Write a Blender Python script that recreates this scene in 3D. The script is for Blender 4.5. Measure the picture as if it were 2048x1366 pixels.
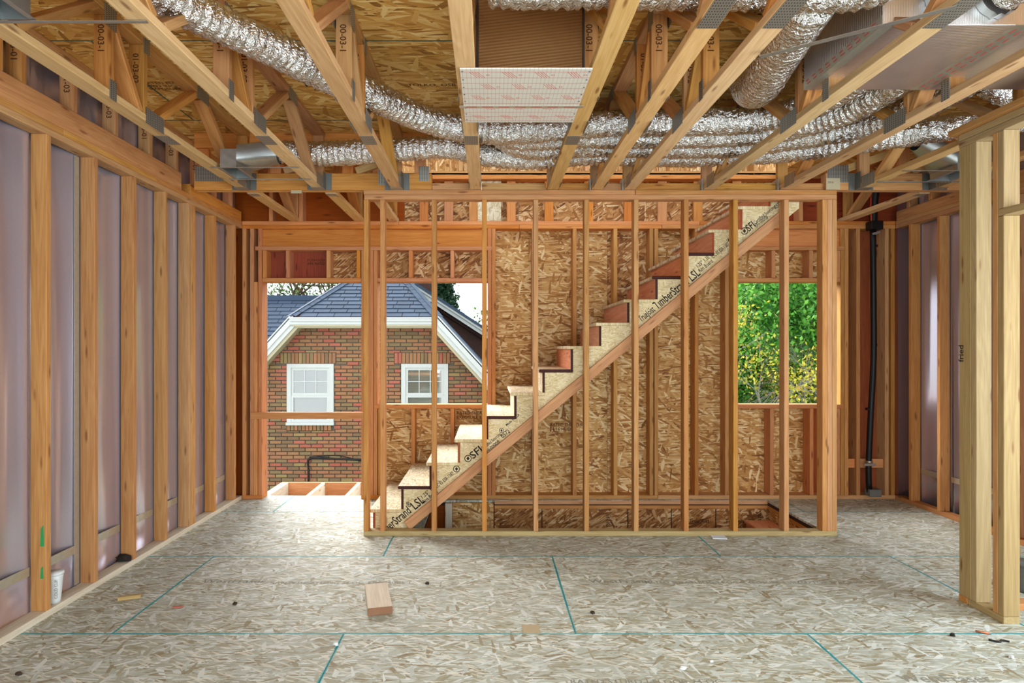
import bpy, bmesh, math, random
import numpy as np
from mathutils import Vector, Matrix

random.seed(7)
rng = np.random.default_rng(7)
for o in list(bpy.data.objects):
    bpy.data.objects.remove(o)
SC = bpy.context.scene
COL = SC.collection

# ------------------------------------------------------------------ camera
F, PX, PY, EYE = 1245.0, 978.0, 697.0, 1.5        # focal length and vanishing point in photo pixels, eye height
cam = bpy.data.cameras.new('camera')
cam.sensor_width = 36.0
cam.sensor_fit = 'HORIZONTAL'
cam.lens = F / 2048 * 36
cam.shift_x = (1024 - PX) / 2048
cam.shift_y = -(683 - PY) / 2048
cam.clip_start = 0.05
cam.clip_end = 300
camo = bpy.data.objects.new('camera', cam)
camo.location = (0, 0, EYE)
camo.rotation_euler = (math.pi / 2, 0, 0)
COL.objects.link(camo)
SC.camera = camo

# ------------------------------------------------------------------ light
world = bpy.data.worlds.new('overcast_sky')
SC.world = world
world.use_nodes = True
wn = world.node_tree.nodes
wn['Background'].inputs[0].default_value = (0.87, 0.94, 1.0, 1)
wn['Background'].inputs[1].default_value = 3.0

def area(name, loc, rot, sx, sy, watt, color, portal=False):
    l = bpy.data.lights.new(name, 'AREA')
    l.shape = 'RECTANGLE'
    l.size, l.size_y, l.energy, l.color = sx, sy, watt, color
    if portal:
        l.cycles.is_portal = True
    o = bpy.data.objects.new(name, l)
    o.location = loc
    o.rotation_euler = rot
    COL.objects.link(o)
    return o

R90 = math.pi / 2
# added fill lamps, brighter than the sky, at assumed window openings behind the camera and in the side wall of the next bay
area('added_front_fill', (0.2, -1.52, 1.45), (R90, 0, 0), 4.6, 2.0, 195, (0.76, 0.92, 1.0))
area('added_side_fill', (4.02, 1.6, 1.45), (0, R90, 0), 2.0, 3.0, 105, (0.78, 0.92, 1.0))
# assumed hazy sun, added for backlight, behind the neighbour's house: soft light falling in through the back openings
sun = bpy.data.lights.new('hazy_sun', 'SUN')
sun.energy = 10.0
sun.angle = math.radians(50)
sun.color = (1.0, 0.97, 0.92)
suno = bpy.data.objects.new('hazy_sun', sun)
suno.location = (0, 20, 20)
suno.rotation_euler = (math.radians(-56), 0, math.radians(36))
COL.objects.link(suno)
# sampling portals in the rough openings of the back wall and above the stairwell
area('door_portal', (-1.77, 6.42, 1.08), (-R90, 0, 0), 1.0, 2.2, 1, (1, 1, 1), True)
area('window_portal', (-0.56, 6.42, 1.55), (-R90, 0, 0), 1.1, 1.25, 1, (1, 1, 1), True)
area('tree_window_portal', (2.97, 6.42, 1.55), (-R90, 0, 0), 1.1, 1.25, 1, (1, 1, 1), True)

SC.view_settings.view_transform = 'Standard'
SC.view_settings.look = 'None'
SC.view_settings.gamma = 1.0
SC.view_settings.exposure = 0.0
SC.view_settings.use_curve_mapping = False
SC.cycles.use_denoising = True
SC.cycles.max_bounces = 10
SC.cycles.diffuse_bounces = 6
SC.cycles.glossy_bounces = 4
SC.cycles.sample_clamp_indirect = 8.0
SC.cycles.caustics_reflective = False
SC.cycles.caustics_refractive = False

# ------------------------------------------------------------------ materials
def srgb(r, g, b):
    f = lambda c: (c / 255 / 12.92) if c / 255 <= 0.04045 else ((c / 255 + 0.055) / 1.055) ** 2.4
    return (f(r), f(g), f(b), 1.0)

class NT:
    """tiny node-tree writer"""
    def __init__(self, name, rough=0.7, metal=0.0, spec=0.3):
        self.m = bpy.data.materials.new(name)
        self.m.use_nodes = True
        self.t = self.m.node_tree
        self.b = self.t.nodes['Principled BSDF']
        self.b.inputs['Roughness'].default_value = rough
        self.b.inputs['Metallic'].default_value = metal
        self.b.inputs['Specular IOR Level'].default_value = spec
    def n(self, typ, **kw):
        nd = self.t.nodes.new(typ)
        for k, v in kw.items():
            setattr(nd, k, v)
        return nd
    def link(self, a, b):
        self.t.links.new(a, b)
    def put(self, sock, v):
        if hasattr(v, 'is_output'):
            self.link(v, sock)
        elif v is not None:
            sock.default_value = v
    def math(self, op, a, b=None, c=None):
        nd = self.n('ShaderNodeMath', operation=op)
        for i, v in enumerate((a, b, c)):
            self.put(nd.inputs[i], v)
        return nd.outputs[0]
    def vmath(self, op, a, b=None):
        nd = self.n('ShaderNodeVectorMath', operation=op)
        self.put(nd.inputs[0], a)
        self.put(nd.inputs[1], b)
        return nd.outputs[0]
    def objco(self, rnd=True):
        co = self.n('ShaderNodeTexCoord').outputs['Object']
        if not rnd:
            return co
        oi = self.n('ShaderNodeObjectInfo').outputs['Random']
        cx = self.n('ShaderNodeCombineXYZ')
        self.link(self.math('MULTIPLY', oi, 37.0), cx.inputs[0])
        self.link(self.math('MULTIPLY', oi, 91.0), cx.inputs[1])
        self.link(self.math('MULTIPLY', oi, 53.0), cx.inputs[2])
        return self.vmath('ADD', co, cx.outputs[0])
    def mapping(self, v, scale=(1, 1, 1), rot=(0, 0, 0), loc=(0, 0, 0)):
        nd = self.n('ShaderNodeMapping')
        self.link(v, nd.inputs[0])
        nd.inputs['Scale'].default_value = scale
        nd.inputs['Rotation'].default_value = rot
        nd.inputs['Location'].default_value = loc
        return nd.outputs[0]
    def noise(self, v, scale, detail=4, rough=0.55, dist=0.0):
        nd = self.n('ShaderNodeTexNoise')
        self.put(nd.inputs['Vector'], v)
        nd.inputs['Scale'].default_value = scale
        nd.inputs['Detail'].default_value = detail
        nd.inputs['Roughness'].default_value = rough
        nd.inputs['Distortion'].default_value = dist
        return nd.outputs[0]
    def voronoi(self, v, scale, out='Color', feature='F1', dims='3D'):
        nd = self.n('ShaderNodeTexVoronoi', feature=feature, voronoi_dimensions=dims)
        self.put(nd.inputs['Vector'], v)
        nd.inputs['Scale'].default_value = scale
        return nd.outputs[out]
    def ramp(self, fac, stops, interp='LINEAR'):
        nd = self.n('ShaderNodeValToRGB')
        self.put(nd.inputs[0], fac)
        cr = nd.color_ramp
        cr.interpolation = interp
        while len(cr.elements) < len(stops):
            cr.elements.new(0.5)
        for e, (p, c) in zip(cr.elements, stops):
            e.position = p
            e.color = c
        return nd.outputs[0]
    def mix(self, fac, a, b, blend='MIX'):
        nd = self.n('ShaderNodeMix', data_type='RGBA', blend_type=blend)
        self.put(nd.inputs[0], fac)
        self.put(nd.inputs[6], a)
        self.put(nd.inputs[7], b)
        return nd.outputs[2]
    def hsv(self, col, h=0.5, s=1.0, v=1.0):
        nd = self.n('ShaderNodeHueSaturation')
        self.put(nd.inputs['Hue'], h)
        self.put(nd.inputs['Saturation'], s)
        self.put(nd.inputs['Value'], v)
        self.put(nd.inputs['Color'], col)
        return nd.outputs[0]
    def bump(self, h, strength=0.3, dist=0.01):
        nd = self.n('ShaderNodeBump')
        nd.inputs['Strength'].default_value = strength
        nd.inputs['Distance'].default_value = dist
        self.link(h, nd.inputs['Height'])
        self.link(nd.outputs[0], self.b.inputs['Normal'])
    def color(self, c):
        self.put(self.b.inputs['Base Color'], c)
        return self
    def rough(self, v):
        self.put(self.b.inputs['Roughness'], v)

M = {}
def plain(name, rgb, rough=0.6, metal=0.0, spec=0.3, noise=0.0):
    t = NT(name, rough, metal, spec)
    if noise:
        nz = t.noise(t.objco(), 14, 4)
        t.color(t.hsv(srgb(*rgb), v=t.math('MULTIPLY_ADD', nz, 2 * noise, 1 - noise)))
    else:
        t.color(srgb(*rgb))
    M[name] = t.m
    return t.m

def wood(name, dark, light, knot=(120, 70, 35), vary=0.22):
    """sawn lumber: local X runs along the grain"""
    t = NT(name, 0.72, 0, 0.25)
    co = t.objco()
    big = t.noise(t.mapping(co, (0.9, 9, 9)), 1.0, 3, 0.5, 0.6)
    rings = t.math('SINE', t.math('MULTIPLY', big, 42.0))
    fine = t.noise(t.mapping(co, (4, 130, 130)), 1.0, 3, 0.6)
    f = t.math('ADD', t.math('MULTIPLY', rings, 0.09), t.math('MULTIPLY_ADD', fine, 0.8, 0.1))
    base = t.ramp(f, [(0.15, srgb(*dark)), (0.75, srgb(*light))])
    kd = t.voronoi(t.mapping(co, (3.2, 15, 15)), 1.0, 'Distance')
    kfac = t.ramp(kd, [(0.07, (1, 1, 1, 1)), (0.17, (0, 0, 0, 1))])
    base = t.mix(t.math('MULTIPLY', kfac, 0.75), base, srgb(*knot))
    oi = t.n('ShaderNodeObjectInfo').outputs['Random']
    base = t.hsv(base, h=t.math('MULTIPLY_ADD', oi, 0.014, 0.493),
                 s=t.math('MULTIPLY_ADD', t.math('FRACT', t.math('MULTIPLY', oi, 17.3)), 0.18, 0.9),
                 v=t.math('MULTIPLY_ADD', t.math('FRACT', t.math('MULTIPLY', oi, 7.7)), vary, 1 - vary * 0.6))
    t.color(base)
    t.bump(f, 0.12, 0.004)
    M[name] = t.m

def osb(name, cols, scale=1.0, edge=None, white=0.0, dirt=0.0, tilt=0.0):
    """oriented strand board: elongated random strands in several directions, local XY is the face"""
    t = NT(name, 0.68, 0, 0.3)
    raw = t.objco(False)
    co = t.objco()
    warp = t.n('ShaderNodeTexNoise')
    warp.inputs['Scale'].default_value = 3.0
    t.link(co, warp.inputs['Vector'])
    co2 = t.vmath('ADD', co, t.vmath('SCALE', warp.outputs['Color']))
    t.t.nodes[-1]
    sc = co2.node.inputs[1].links[0].from_node
    sc.inputs['Scale'].default_value = 0.035
    tone = None
    for i, (ang, sx, sy, thr) in enumerate([(0.0, 8, 62, -1), (0.25, 9, 52, 0.62), (-0.3, 8, 56, 0.64),
                                            (0.85, 11, 46, 0.80), (-0.95, 11, 50, 0.82), (0.06, 10, 130, 0.66), (-0.5, 10, 60, 0.84), (1.4, 12, 50, 0.9)]):
        v = t.mapping(t.mapping(co2, (1, 1, 1), (0, 0, ang + tilt)), (sx * scale, sy * scale, 1), (0, 0, 0), (i * 3.7, i * 5.1, 0))
        c = t.voronoi(v, 1.0, 'Color', dims='2D')
        sp = t.n('ShaderNodeSeparateColor')
        t.link(c, sp.inputs[0])
        if tone is None:
            tone = sp.outputs[0]
        else:
            m = t.math('GREATER_THAN', sp.outputs[1], thr)
            mx = t.n('ShaderNodeMix')
            t.link(m, mx.inputs[0])
            t.link(tone, mx.inputs[2])
            t.link(sp.outputs[0], mx.inputs[3])
            tone = mx.outputs[0]
    fine = t.noise(t.mapping(co2, (18, 220, 1)), 1.0, 2)
    tt = t.math('ADD', t.math('MULTIPLY', tone, 0.86), t.math('MULTIPLY', fine, 0.28))
    n = len(cols)
    base = t.ramp(tt, [(0.08 + 0.88 * i / (n - 1), srgb(*c)) for i, c in enumerate(cols)])
    if white:
        v = t.mapping(t.mapping(co2, (1, 1, 1), (0, 0, 0.5)), (16, 110, 1))
        c = t.voronoi(v, 1.0, 'Color', dims='2D')
        sp = t.n('ShaderNodeSeparateColor')
        t.link(c, sp.inputs[0])
        base = t.mix(t.math('MULTIPLY', t.math('GREATER_THAN', sp.outputs[2], 0.91), white), base, srgb(226, 224, 210))
    if dirt:
        d = t.noise(co, 1.6, 5, 0.6)
        base = t.mix(t.math('MULTIPLY', t.ramp(d, [(0.42, (0, 0, 0, 1)), (0.7, (1, 1, 1, 1))]), dirt), base, srgb(150, 150, 140))
    if edge:
        sp = t.n('ShaderNodeSeparateXYZ')
        t.link(raw, sp.inputs[0])
        wob = t.noise(co, 30, 3)
        lim = t.math('MULTIPLY_ADD', wob, 0.012, -0.013)
        ex = t.math('GREATER_THAN', t.math('ABSOLUTE', sp.outputs[0]), t.math('ADD', lim, 1.2192))
        ey = t.math('GREATER_THAN', t.math('ABSOLUTE', sp.outputs[1]), t.math('ADD', lim, 0.6096))
        e = t.math('MULTIPLY', t.math('MAXIMUM', ex, ey), t.ramp(t.noise(co, 4, 3), [(0.25, (0.45, 0.45, 0.45, 1)), (0.55, (1, 1, 1, 1))]))
        base = t.mix(e, base, srgb(*edge))
    oi = t.n('ShaderNodeObjectInfo').outputs['Random']
    base = t.hsv(base, v=t.math('MULTIPLY_ADD', oi, 0.1, 0.95))
    t.color(base)
    t.bump(tt, 0.2, 0.004)
    M[name] = t.m

wood('fir_pale', (196, 148, 92), (226, 186, 132))          # trusses
wood('fir_stud', (174, 114, 60), (210, 156, 96))          # wall studs
wood('fir_red', (190, 112, 56), (222, 152, 88), (110, 52, 22))   # douglas fir of the back wall, warm bounce light painted into its orange
wood('fir_green', (158, 130, 84), (190, 164, 112))         # treated posts
wood('fir_white', (206, 188, 164), (234, 222, 202))        # fresh bottom plates and scraps
wood('ply_red', (136, 58, 26), (168, 80, 38), (90, 36, 18), 0.12)
wood('ply_riser', (212, 132, 92), (236, 172, 132), (150, 70, 40), 0.12)
osb('osb_floor', [(132, 114, 78), (166, 162, 138), (178, 182, 168), (190, 198, 190), (224, 231, 228)], 1.1, edge=(60, 158, 166), white=0.7, dirt=0.3)
osb('osb_ceiling', [(124, 76, 26), (192, 136, 62), (212, 158, 80), (224, 176, 98), (240, 206, 138)], 0.6, edge=(64, 84, 70))
osb('osb_wall', [(112, 66, 28), (172, 118, 60), (196, 146, 84), (212, 168, 108), (238, 210, 160)], 0.85)
osb('osb_dark', [(84, 46, 20), (146, 92, 44), (172, 118, 64), (196, 146, 90), (228, 196, 150)], 0.9, tilt=0.6)
osb('osb_tread', [(168, 146, 108), (198, 180, 144), (214, 198, 164), (228, 214, 184), (236, 226, 204)], 1.3)
osb('lsl', [(184, 158, 108), (204, 182, 134), (214, 194, 148), (222, 204, 162), (230, 216, 180)], 2.2, tilt=0.1)
plain('ink', (38, 32, 28), 0.8)
plain('ink_faint', (142, 142, 130), 0.85)
plain('ink_brown', (84, 50, 22), 0.85)
plain('ink_red', (206, 92, 84), 0.8)
plain('edge_brown', (62, 26, 20), 0.7)
plain('steel_dark', (118, 120, 116), 0.5, 0.6)
plain('black_plastic', (20, 20, 21), 0.45)
plain('white_paint', (184, 186, 182), 0.5, noise=0.06)
plain('beige_paint', (176, 166, 138), 0.6, noise=0.05)
plain('concrete', (128, 126, 120), 0.9, noise=0.12)
plain('grey_pail', (112, 114, 112), 0.55, noise=0.08)
plain('white_plastic', (222, 226, 226), 0.35)
plain('paper', (222, 230, 238), 0.8)
plain('cardboard', (186, 170, 138), 0.9)
plain('mortar', (98, 92, 82), 0.95, noise=0.15)
plain('dark_siding', (66, 44, 38), 0.85, noise=0.25)
plain('copper', (196, 120, 88), 0.4, 0.6)
plain('green_paint', (52, 150, 84), 0.7)
plain('grass', (74, 100, 48), 0.95, noise=0.3)
plain('dark_scrap', (60, 44, 34), 0.85)
plain('pink_scrap', (176, 110, 90), 0.85)
plain('end_grain', (140, 102, 76), 0.85, noise=0.2)
plain('wire_red', (190, 70, 40), 0.5)

def mk_galv(name, rgb, rough, metal=0.9):
    t = NT(name, rough, metal, 0.5)
    nz = t.noise(t.objco(), 30, 4)
    t.color(t.hsv(srgb(*rgb), v=t.math('MULTIPLY_ADD', nz, 0.3, 0.85)))
    t.rough(t.math('MULTIPLY_ADD', nz, 0.2, rough - 0.08))
    M[name] = t.m
mk_galv('galvanised', (176, 180, 178), 0.38)

t = NT('nail_plate', 0.45, 0.75, 0.5)      # punched truss plate with rows of slots
sp = t.n('ShaderNodeSeparateXYZ')
t.link(t.objco(False), sp.inputs[0])
sx = t.math('LESS_THAN', t.math('FRACT', t.math('MULTIPLY', sp.outputs[0], 52.0)), 0.42)
sy = t.math('LESS_THAN', t.math('FRACT', t.math('MULTIPLY', sp.outputs[1], 95.0)), 0.40)
slot = t.math('MULTIPLY', sx, sy)
t.color(t.mix(slot, srgb(160, 158, 150), srgb(60, 56, 48)))
t.bump(t.math('SUBTRACT', 1.0, slot), 0.4, 0.003)
M['nail_plate'] = t.m

t = NT('duct_foil', 0.2, 1.0, 0.5)         # crinkled silver jacket of the flexible ducts
co = t.objco()
n1 = t.noise(t.mapping(co, (1, 1, 1)), 26, 3, 0.6, 0.8)
n2 = t.noise(co, 75, 2, 0.6, 0.5)
t.color(srgb(228, 226, 222))
t.rough(t.math('MULTIPLY_ADD', n1, 0.2, 0.12))
t.bump(t.math('ADD', n1, t.math('MULTIPLY', n2, 0.4)), 0.75, 0.03)
M['duct_foil'] = t.m

def scrim(name, rgb, metal, rough):        # reinforced foil face of duct board
    t = NT(name, rough, metal, 0.5)
    co = t.objco(False)
    sp = t.n('ShaderNodeSeparateXYZ')
    t.link(co, sp.inputs[0])
    a = t.math('SINE', t.math('MULTIPLY', sp.outputs[0], 900.0))
    b = t.math('SINE', t.math('MULTIPLY', t.math('ADD', sp.outputs[1], t.math('MULTIPLY', sp.outputs[0], 0.12)), 420.0))
    w = t.noise(co, 9, 3)
    t.color(t.hsv(srgb(*rgb), v=t.math('MULTIPLY_ADD', w, 0.25, 0.87)))
    t.bump(t.math('ADD', t.math('ADD', t.math('MULTIPLY', a, 0.25), b), t.math('MULTIPLY', w, 3.0)), 0.16, 0.003)
    M[name] = t.m
scrim('duct_board_foil', (236, 230, 230), 0.9, 0.3)
scrim('duct_board_kraft', (142, 100, 58), 0.45, 0.4)

t = NT('foil_sheathing', 0.24, 0.66, 0.5)  # mauve foil-faced wall sheathing
co = t.objco()
wv = t.noise(t.mapping(co, (0.25, 6.0, 1)), 1.0, 2)
fz = t.noise(co, 160, 2)
t.color(t.hsv(t.mix(wv, srgb(184, 170, 186), srgb(216, 212, 222)), v=t.math('MULTIPLY_ADD', fz, 0.12, 0.94)))
t.bump(t.math('ADD', t.math('MULTIPLY', wv, 2.0), t.math('MULTIPLY', fz, 0.03)), 0.5, 0.012)
M['foil_sheathing'] = t.m
mk_galv('foil_tape', (206, 204, 190), 0.34, 0.7)

t = NT('printed_board', 0.45, 0.1, 0.4)    # white faced board printed with a red and grey grid
co = t.objco(False)
sp = t.n('ShaderNodeSeparateXYZ')
t.link(co, sp.inputs[0])
def grid_line(v, k, w, off=0.0):
    return t.math('LESS_THAN', t.math('FRACT', t.math('MULTIPLY_ADD', v, k, off)), w)
base = t.mix(t.math('MULTIPLY', grid_line(sp.outputs[1], 52.0, 0.14), 0.5), srgb(228, 222, 210), srgb(168, 164, 156))
base = t.mix(t.math('MULTIPLY', grid_line(sp.outputs[0], 52.0, 0.12), 0.35), base, srgb(176, 170, 160))
base = t.mix(t.math('MULTIPLY', grid_line(sp.outputs[0], 16.5, 0.075), 0.8), base, srgb(204, 96, 88))
t.color(base)
M['printed_board'] = t.m

t = NT('brick_face', 0.9, 0, 0.2)
oi = t.n('ShaderNodeObjectInfo').outputs['Random']
isl = t.n('ShaderNodeNewGeometry').outputs['Random Per Island']
rr = t.math('FRACT', t.math('ADD', t.math('MULTIPLY', oi, 7.13), isl))
base = t.ramp(rr, [(0.0, srgb(134, 106, 78)), (0.16, srgb(156, 112, 80)), (0.34, srgb(164, 120, 84)), (0.50, srgb(142, 118, 84)),
                   (0.62, srgb(168, 116, 84)), (0.75, srgb(160, 134, 90)), (0.83, srgb(176, 100, 80)), (0.93, srgb(182, 108, 88))], 'CONSTANT')
sk = t.noise(t.mapping(t.objco(), (120, 40, 60)), 1.0, 3)
t.color(t.hsv(base, v=t.math('MULTIPLY_ADD', sk, 0.6, 0.46)))
t.bump(sk, 0.4, 0.01)
M['brick_face'] = t.m

t = NT('roof_shingle', 0.85, 0, 0.25)
oi = t.n('ShaderNodeObjectInfo').outputs['Random']
sk = t.noise(t.objco(), 60, 3)
t.color(t.hsv(srgb(54, 67, 84), v=t.math('MULTIPLY_ADD', oi, 0.25, t.math('MULTIPLY_ADD', sk, 0.3, 0.72))))
M['roof_shingle'] = t.m

def leaf(name, stops):
    t = NT(name, 0.5, 0, 0.35)
    isl = t.n('ShaderNodeNewGeometry').outputs['Random Per Island']
    c = t.ramp(isl, [(i / max(1, len(stops) - 1), srgb(*s)) for i, s in enumerate(stops)])
    t.color(c)
    tr = t.n('ShaderNodeBsdfTranslucent')
    t.link(c, tr.inputs[0])
    mx = t.n('ShaderNodeMixShader')
    mx.inputs[0].default_value = 0.35
    t.link(t.b.outputs[0], mx.inputs[1])
    t.link(tr.outputs[0], mx.inputs[2])
    t.link(mx.outputs[0], t.t.nodes['Material Output'].inputs[0])
    M[name] = t.m
leaf('leaf_bright', [(36, 84, 34), (70, 138, 46), (124, 184, 72), (60, 120, 44)])
leaf('leaf_dark', [(26, 60, 34), (42, 88, 46), (62, 110, 54)])
leaf('leaf_yellow', [(190, 180, 50), (210, 200, 60), (150, 160, 56), (186, 140, 70)])
leaf('leaf_sparse', [(40, 66, 34), (66, 96, 44), (96, 124, 60)])
leaf('needle', [(24, 48, 36), (40, 68, 46), (60, 84, 50)])
plain('bark', (86, 66, 50), 0.9, noise=0.25)
plain('bark_grey', (150, 144, 134), 0.9, noise=0.2)
t = NT('window_glass', 0.05, 0, 0.5)
tr_ = t.n('ShaderNodeBsdfTransparent')
gl_ = t.n('ShaderNodeBsdfGlossy')
gl_.inputs['Roughness'].default_value = 0.04
mx_ = t.n('ShaderNodeMixShader')
mx_.inputs[0].default_value = 0.12
t.link(tr_.outputs[0], mx_.inputs[1])
t.link(gl_.outputs[0], mx_.inputs[2])
t.link(mx_.outputs[0], t.t.nodes['Material Output'].inputs[0])
M['window_glass'] = t.m
t = NT('blind', 0.7)
sp = t.n('ShaderNodeSeparateXYZ')
t.link(t.objco(False), sp.inputs[0])
t.color(t.mix(t.math('LESS_THAN', t.math('FRACT', t.math('MULTIPLY', sp.outputs[1], 36.0)), 0.25), srgb(116, 120, 108), srgb(92, 96, 86)))
M['blind'] = t.m

# ------------------------------------------------------------------ builders
def link(o, parent=None):
    COL.objects.link(o)
    if parent is not None:
        o.parent = parent
        o.matrix_parent_inverse = parent.matrix_basis.inverted()   # every object keeps its world placement in its own basis
    return o

def tag(o, label=None, cat=None, group=None, kind=None):
    for k, v in (('label', label), ('category', cat), ('group', group), ('kind', kind)):
        if v:
            o[k] = v
    return o

def empty(name, loc, label=None, cat=None, group=None, kind=None):
    o = bpy.data.objects.new(name, None)
    o.empty_display_size = 0.1
    o.matrix_basis = Matrix.Translation(loc)
    link(o)
    return tag(o, label, cat, group, kind)

def obj(name, me, parent=None, mat=None):
    o = bpy.data.objects.new(name, me)
    if mat is not None:
        o.matrix_basis = mat
    return link(o, parent)

CACHE = {}
def box_mesh(L, W, T, mat, bevel=0.0025, face=None):
    key = (round(L, 4), round(W, 4), round(T, 4), mat, bevel, face)
    if key in CACHE:
        return CACHE[key]
    bm = bmesh.new()
    bmesh.ops.create_cube(bm, size=1.0, matrix=Matrix.Diagonal((L, W, T, 1)))
    if bevel and min(L, W, T) > 2.5 * bevel:
        bmesh.ops.bevel(bm, geom=bm.edges[:], offset=bevel, segments=1, affect='EDGES')
    me = bpy.data.meshes.new(mat)
    bm.to_mesh(me)
    bm.free()
    me.materials.append(M[mat])
    if face:                                   # (axis sign, material): one painted side
        ax, sg, fm = face
        me.materials.append(M[fm])
        for p in me.polygons:
            if p.normal[ax] * sg > 0.6:
                p.material_index = 1
    CACHE[key] = me
    return me

def frame_matrix(c, X, Z):
    X = Vector(X).normalized()
    Z = Vector(Z)
    Z = (Z - X * Z.dot(X)).normalized()
    Y = Z.cross(X)
    m = Matrix((X, Y, Z)).transposed().to_4x4()
    m.translation = Vector(c)
    return m

def lumber(name, a, b, w, t, mat, parent=None, up=(0, 0, 1), bevel=0.0025):
    """board from a to b: width w across `up`, thickness t along `up`"""
    a, b = Vector(a), Vector(b)
    me = box_mesh((b - a).length, w, t, mat, bevel)
    return obj(name, me, parent, frame_matrix((a + b) / 2, b - a, up))

AX = [Vector((1, 0, 0)), Vector((0, 1, 0)), Vector((0, 0, 1))]
def beam(name, x0, x1, y0, y1, z0, z1, mat, parent=None, bevel=0.0025, face=None, grain=None):
    d = [x1 - x0, y1 - y0, z1 - z0]
    order = sorted(range(3), key=lambda i: -d[i] - (100 if i == grain else 0))
    i, j, k = order
    X, Z = AX[i], AX[k]
    mtx = frame_matrix(((x0 + x1) / 2, (y0 + y1) / 2, (z0 + z1) / 2), X, Z)
    f = None
    if face:                                   # world direction -> local axis and sign
        loc = mtx.to_3x3().transposed() @ Vector(face[0])
        ax = max(range(3), key=lambda q: abs(loc[q]))
        f = (ax, 1 if loc[ax] > 0 else -1, face[1])
    return obj(name, box_mesh(d[i], d[j], d[k], mat, bevel, f), parent, mtx)

def mesh_obj(name, verts, faces, mat, parent=None, smooth=False, mtx=None):
    me = bpy.data.meshes.new(name)
    me.from_pydata(verts, [], faces)
    me.materials.append(M[mat])
    if smooth:
        me.shade_smooth()
    me.update()
    return obj(name, me, parent, mtx)

def boxes(name, rects, mat, parent=None, mtx=None):
    """several boxes (x0,x1,y0,y1,z0,z1) in one mesh"""
    V, Fc = [], []
    for (x0, x1, y0, y1, z0, z1) in rects:
        b = len(V)
        V += [(x0, y0, z0), (x1, y0, z0), (x1, y1, z0), (x0, y1, z0), (x0, y0, z1), (x1, y0, z1), (x1, y1, z1), (x0, y1, z1)]
        Fc += [tuple(b + i for i in q) for q in ((0, 3, 2, 1), (4, 5, 6, 7), (0, 1, 5, 4), (1, 2, 6, 5), (2, 3, 7, 6), (3, 0, 4, 7))]
    return mesh_obj(name, V, Fc, mat, parent, False, mtx)

def prism(name, poly, origin, U, V, thick, mat, parent=None, face_mat=None):
    """polygon in the (U,V) plane, extruded by `thick` along U x V"""
    mtx = frame_matrix(origin, U, Vector(U).cross(Vector(V)))
    n = len(poly)
    vs = [(u, v, 0) for u, v in poly] + [(u, v, thick) for u, v in poly]
    fs = [tuple(range(n))[::-1], tuple(range(n, 2 * n))] + [(i, (i + 1) % n, n + (i + 1) % n, n + i) for i in range(n)]
    return mesh_obj(name, vs, fs, mat, parent, False, mtx)

def clip(poly, lines):
    """Sutherland-Hodgman with half planes a*u+b*v<=c"""
    for a, b, c in lines:
        out = []
        for i in range(len(poly)):
            p, q = poly[i], poly[(i + 1) % len(poly)]
            dp, dq = a * p[0] + b * p[1] - c, a * q[0] + b * q[1] - c
            if dp <= 0:
                out.append(p)
            if dp * dq < 0:
                s = dp / (dp - dq)
                out.append((p[0] + s * (q[0] - p[0]), p[1] + s * (q[1] - p[1])))
        poly = out
        if len(poly) < 3:
            return []
    return poly

def text(name, body, size, loc, X, N, mat, parent, align='LEFT', sx=1.0):
    cu = bpy.data.curves.new(name, 'FONT')
    cu.body = body
    cu.size = size
    cu.align_x = align
    cu.align_y = 'CENTER'
    cu.resolution_u = 2
    cu.offset = size * 0.014
    tmp = bpy.data.objects.new(name, cu)
    me = bpy.data.meshes.new_from_object(tmp)
    bpy.data.objects.remove(tmp)
    me.materials.clear()
    me.materials.append(M[mat])
    return obj(name, me, parent, frame_matrix(loc, X, N) @ Matrix.Diagonal((sx, 1, 1, 1)))

def catmull(pts, step):
    pts = [Vector(p) for p in pts]
    P = [pts[0] * 2 - pts[1]] + pts + [pts[-1] * 2 - pts[-2]]
    out = []
    for i in range(1, len(P) - 2):
        n = max(2, int((P[i + 1] - P[i]).length / step))
        for k in range(n):
            s = k / n
            a, b, c, d = P[i - 1], P[i], P[i + 1], P[i + 2]
            out.append(0.5 * ((2 * b) + (c - a) * s + (2 * a - 5 * b + 4 * c - d) * s * s + (3 * b - a - 3 * c + d) * s ** 3))
    out.append(pts[-1])
    return out

def tube(name, pts, radius, mat, parent=None, n=12, step=0.05, cap=True, rfun=None, smooth=True):
    """swept tube along a smooth path; rfun(s, angles) -> radii"""
    C = catmull(pts, step)
    V, Fc = [], []
    ang = np.linspace(0, 2 * math.pi, n, endpoint=False)
    T = [(C[min(i + 1, len(C) - 1)] - C[max(i - 1, 0)]).normalized() for i in range(len(C))]
    up = Vector((0, 0, 1)) if abs(T[0].z) < 0.9 else Vector((1, 0, 0))
    Nn = (up - T[0] * up.dot(T[0])).normalized()
    s = 0.0
    for i, c in enumerate(C):
        if i:
            s += (c - C[i - 1]).length
            Nn = (Nn - T[i] * Nn.dot(T[i])).normalized()
        B = T[i].cross(Nn)
        r = rfun(s, ang) if rfun else np.full(n, radius if not callable(radius) else radius(i / (len(C) - 1)))
        for a, rr in zip(ang, r):
            V.append(tuple(c + Nn * (math.cos(a) * rr) + B * (math.sin(a) * rr)))
    for i in range(len(C) - 1):
        for k in range(n):
            k2 = (k + 1) % n
            Fc.append((i * n + k, i * n + k2, (i + 1) * n + k2, (i + 1) * n + k))
    if cap:
        Fc.append(tuple(range(n))[::-1])
        Fc.append(tuple(range((len(C) - 1) * n, len(C) * n)))
    return mesh_obj(name, V, Fc, mat, parent, smooth)

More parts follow.
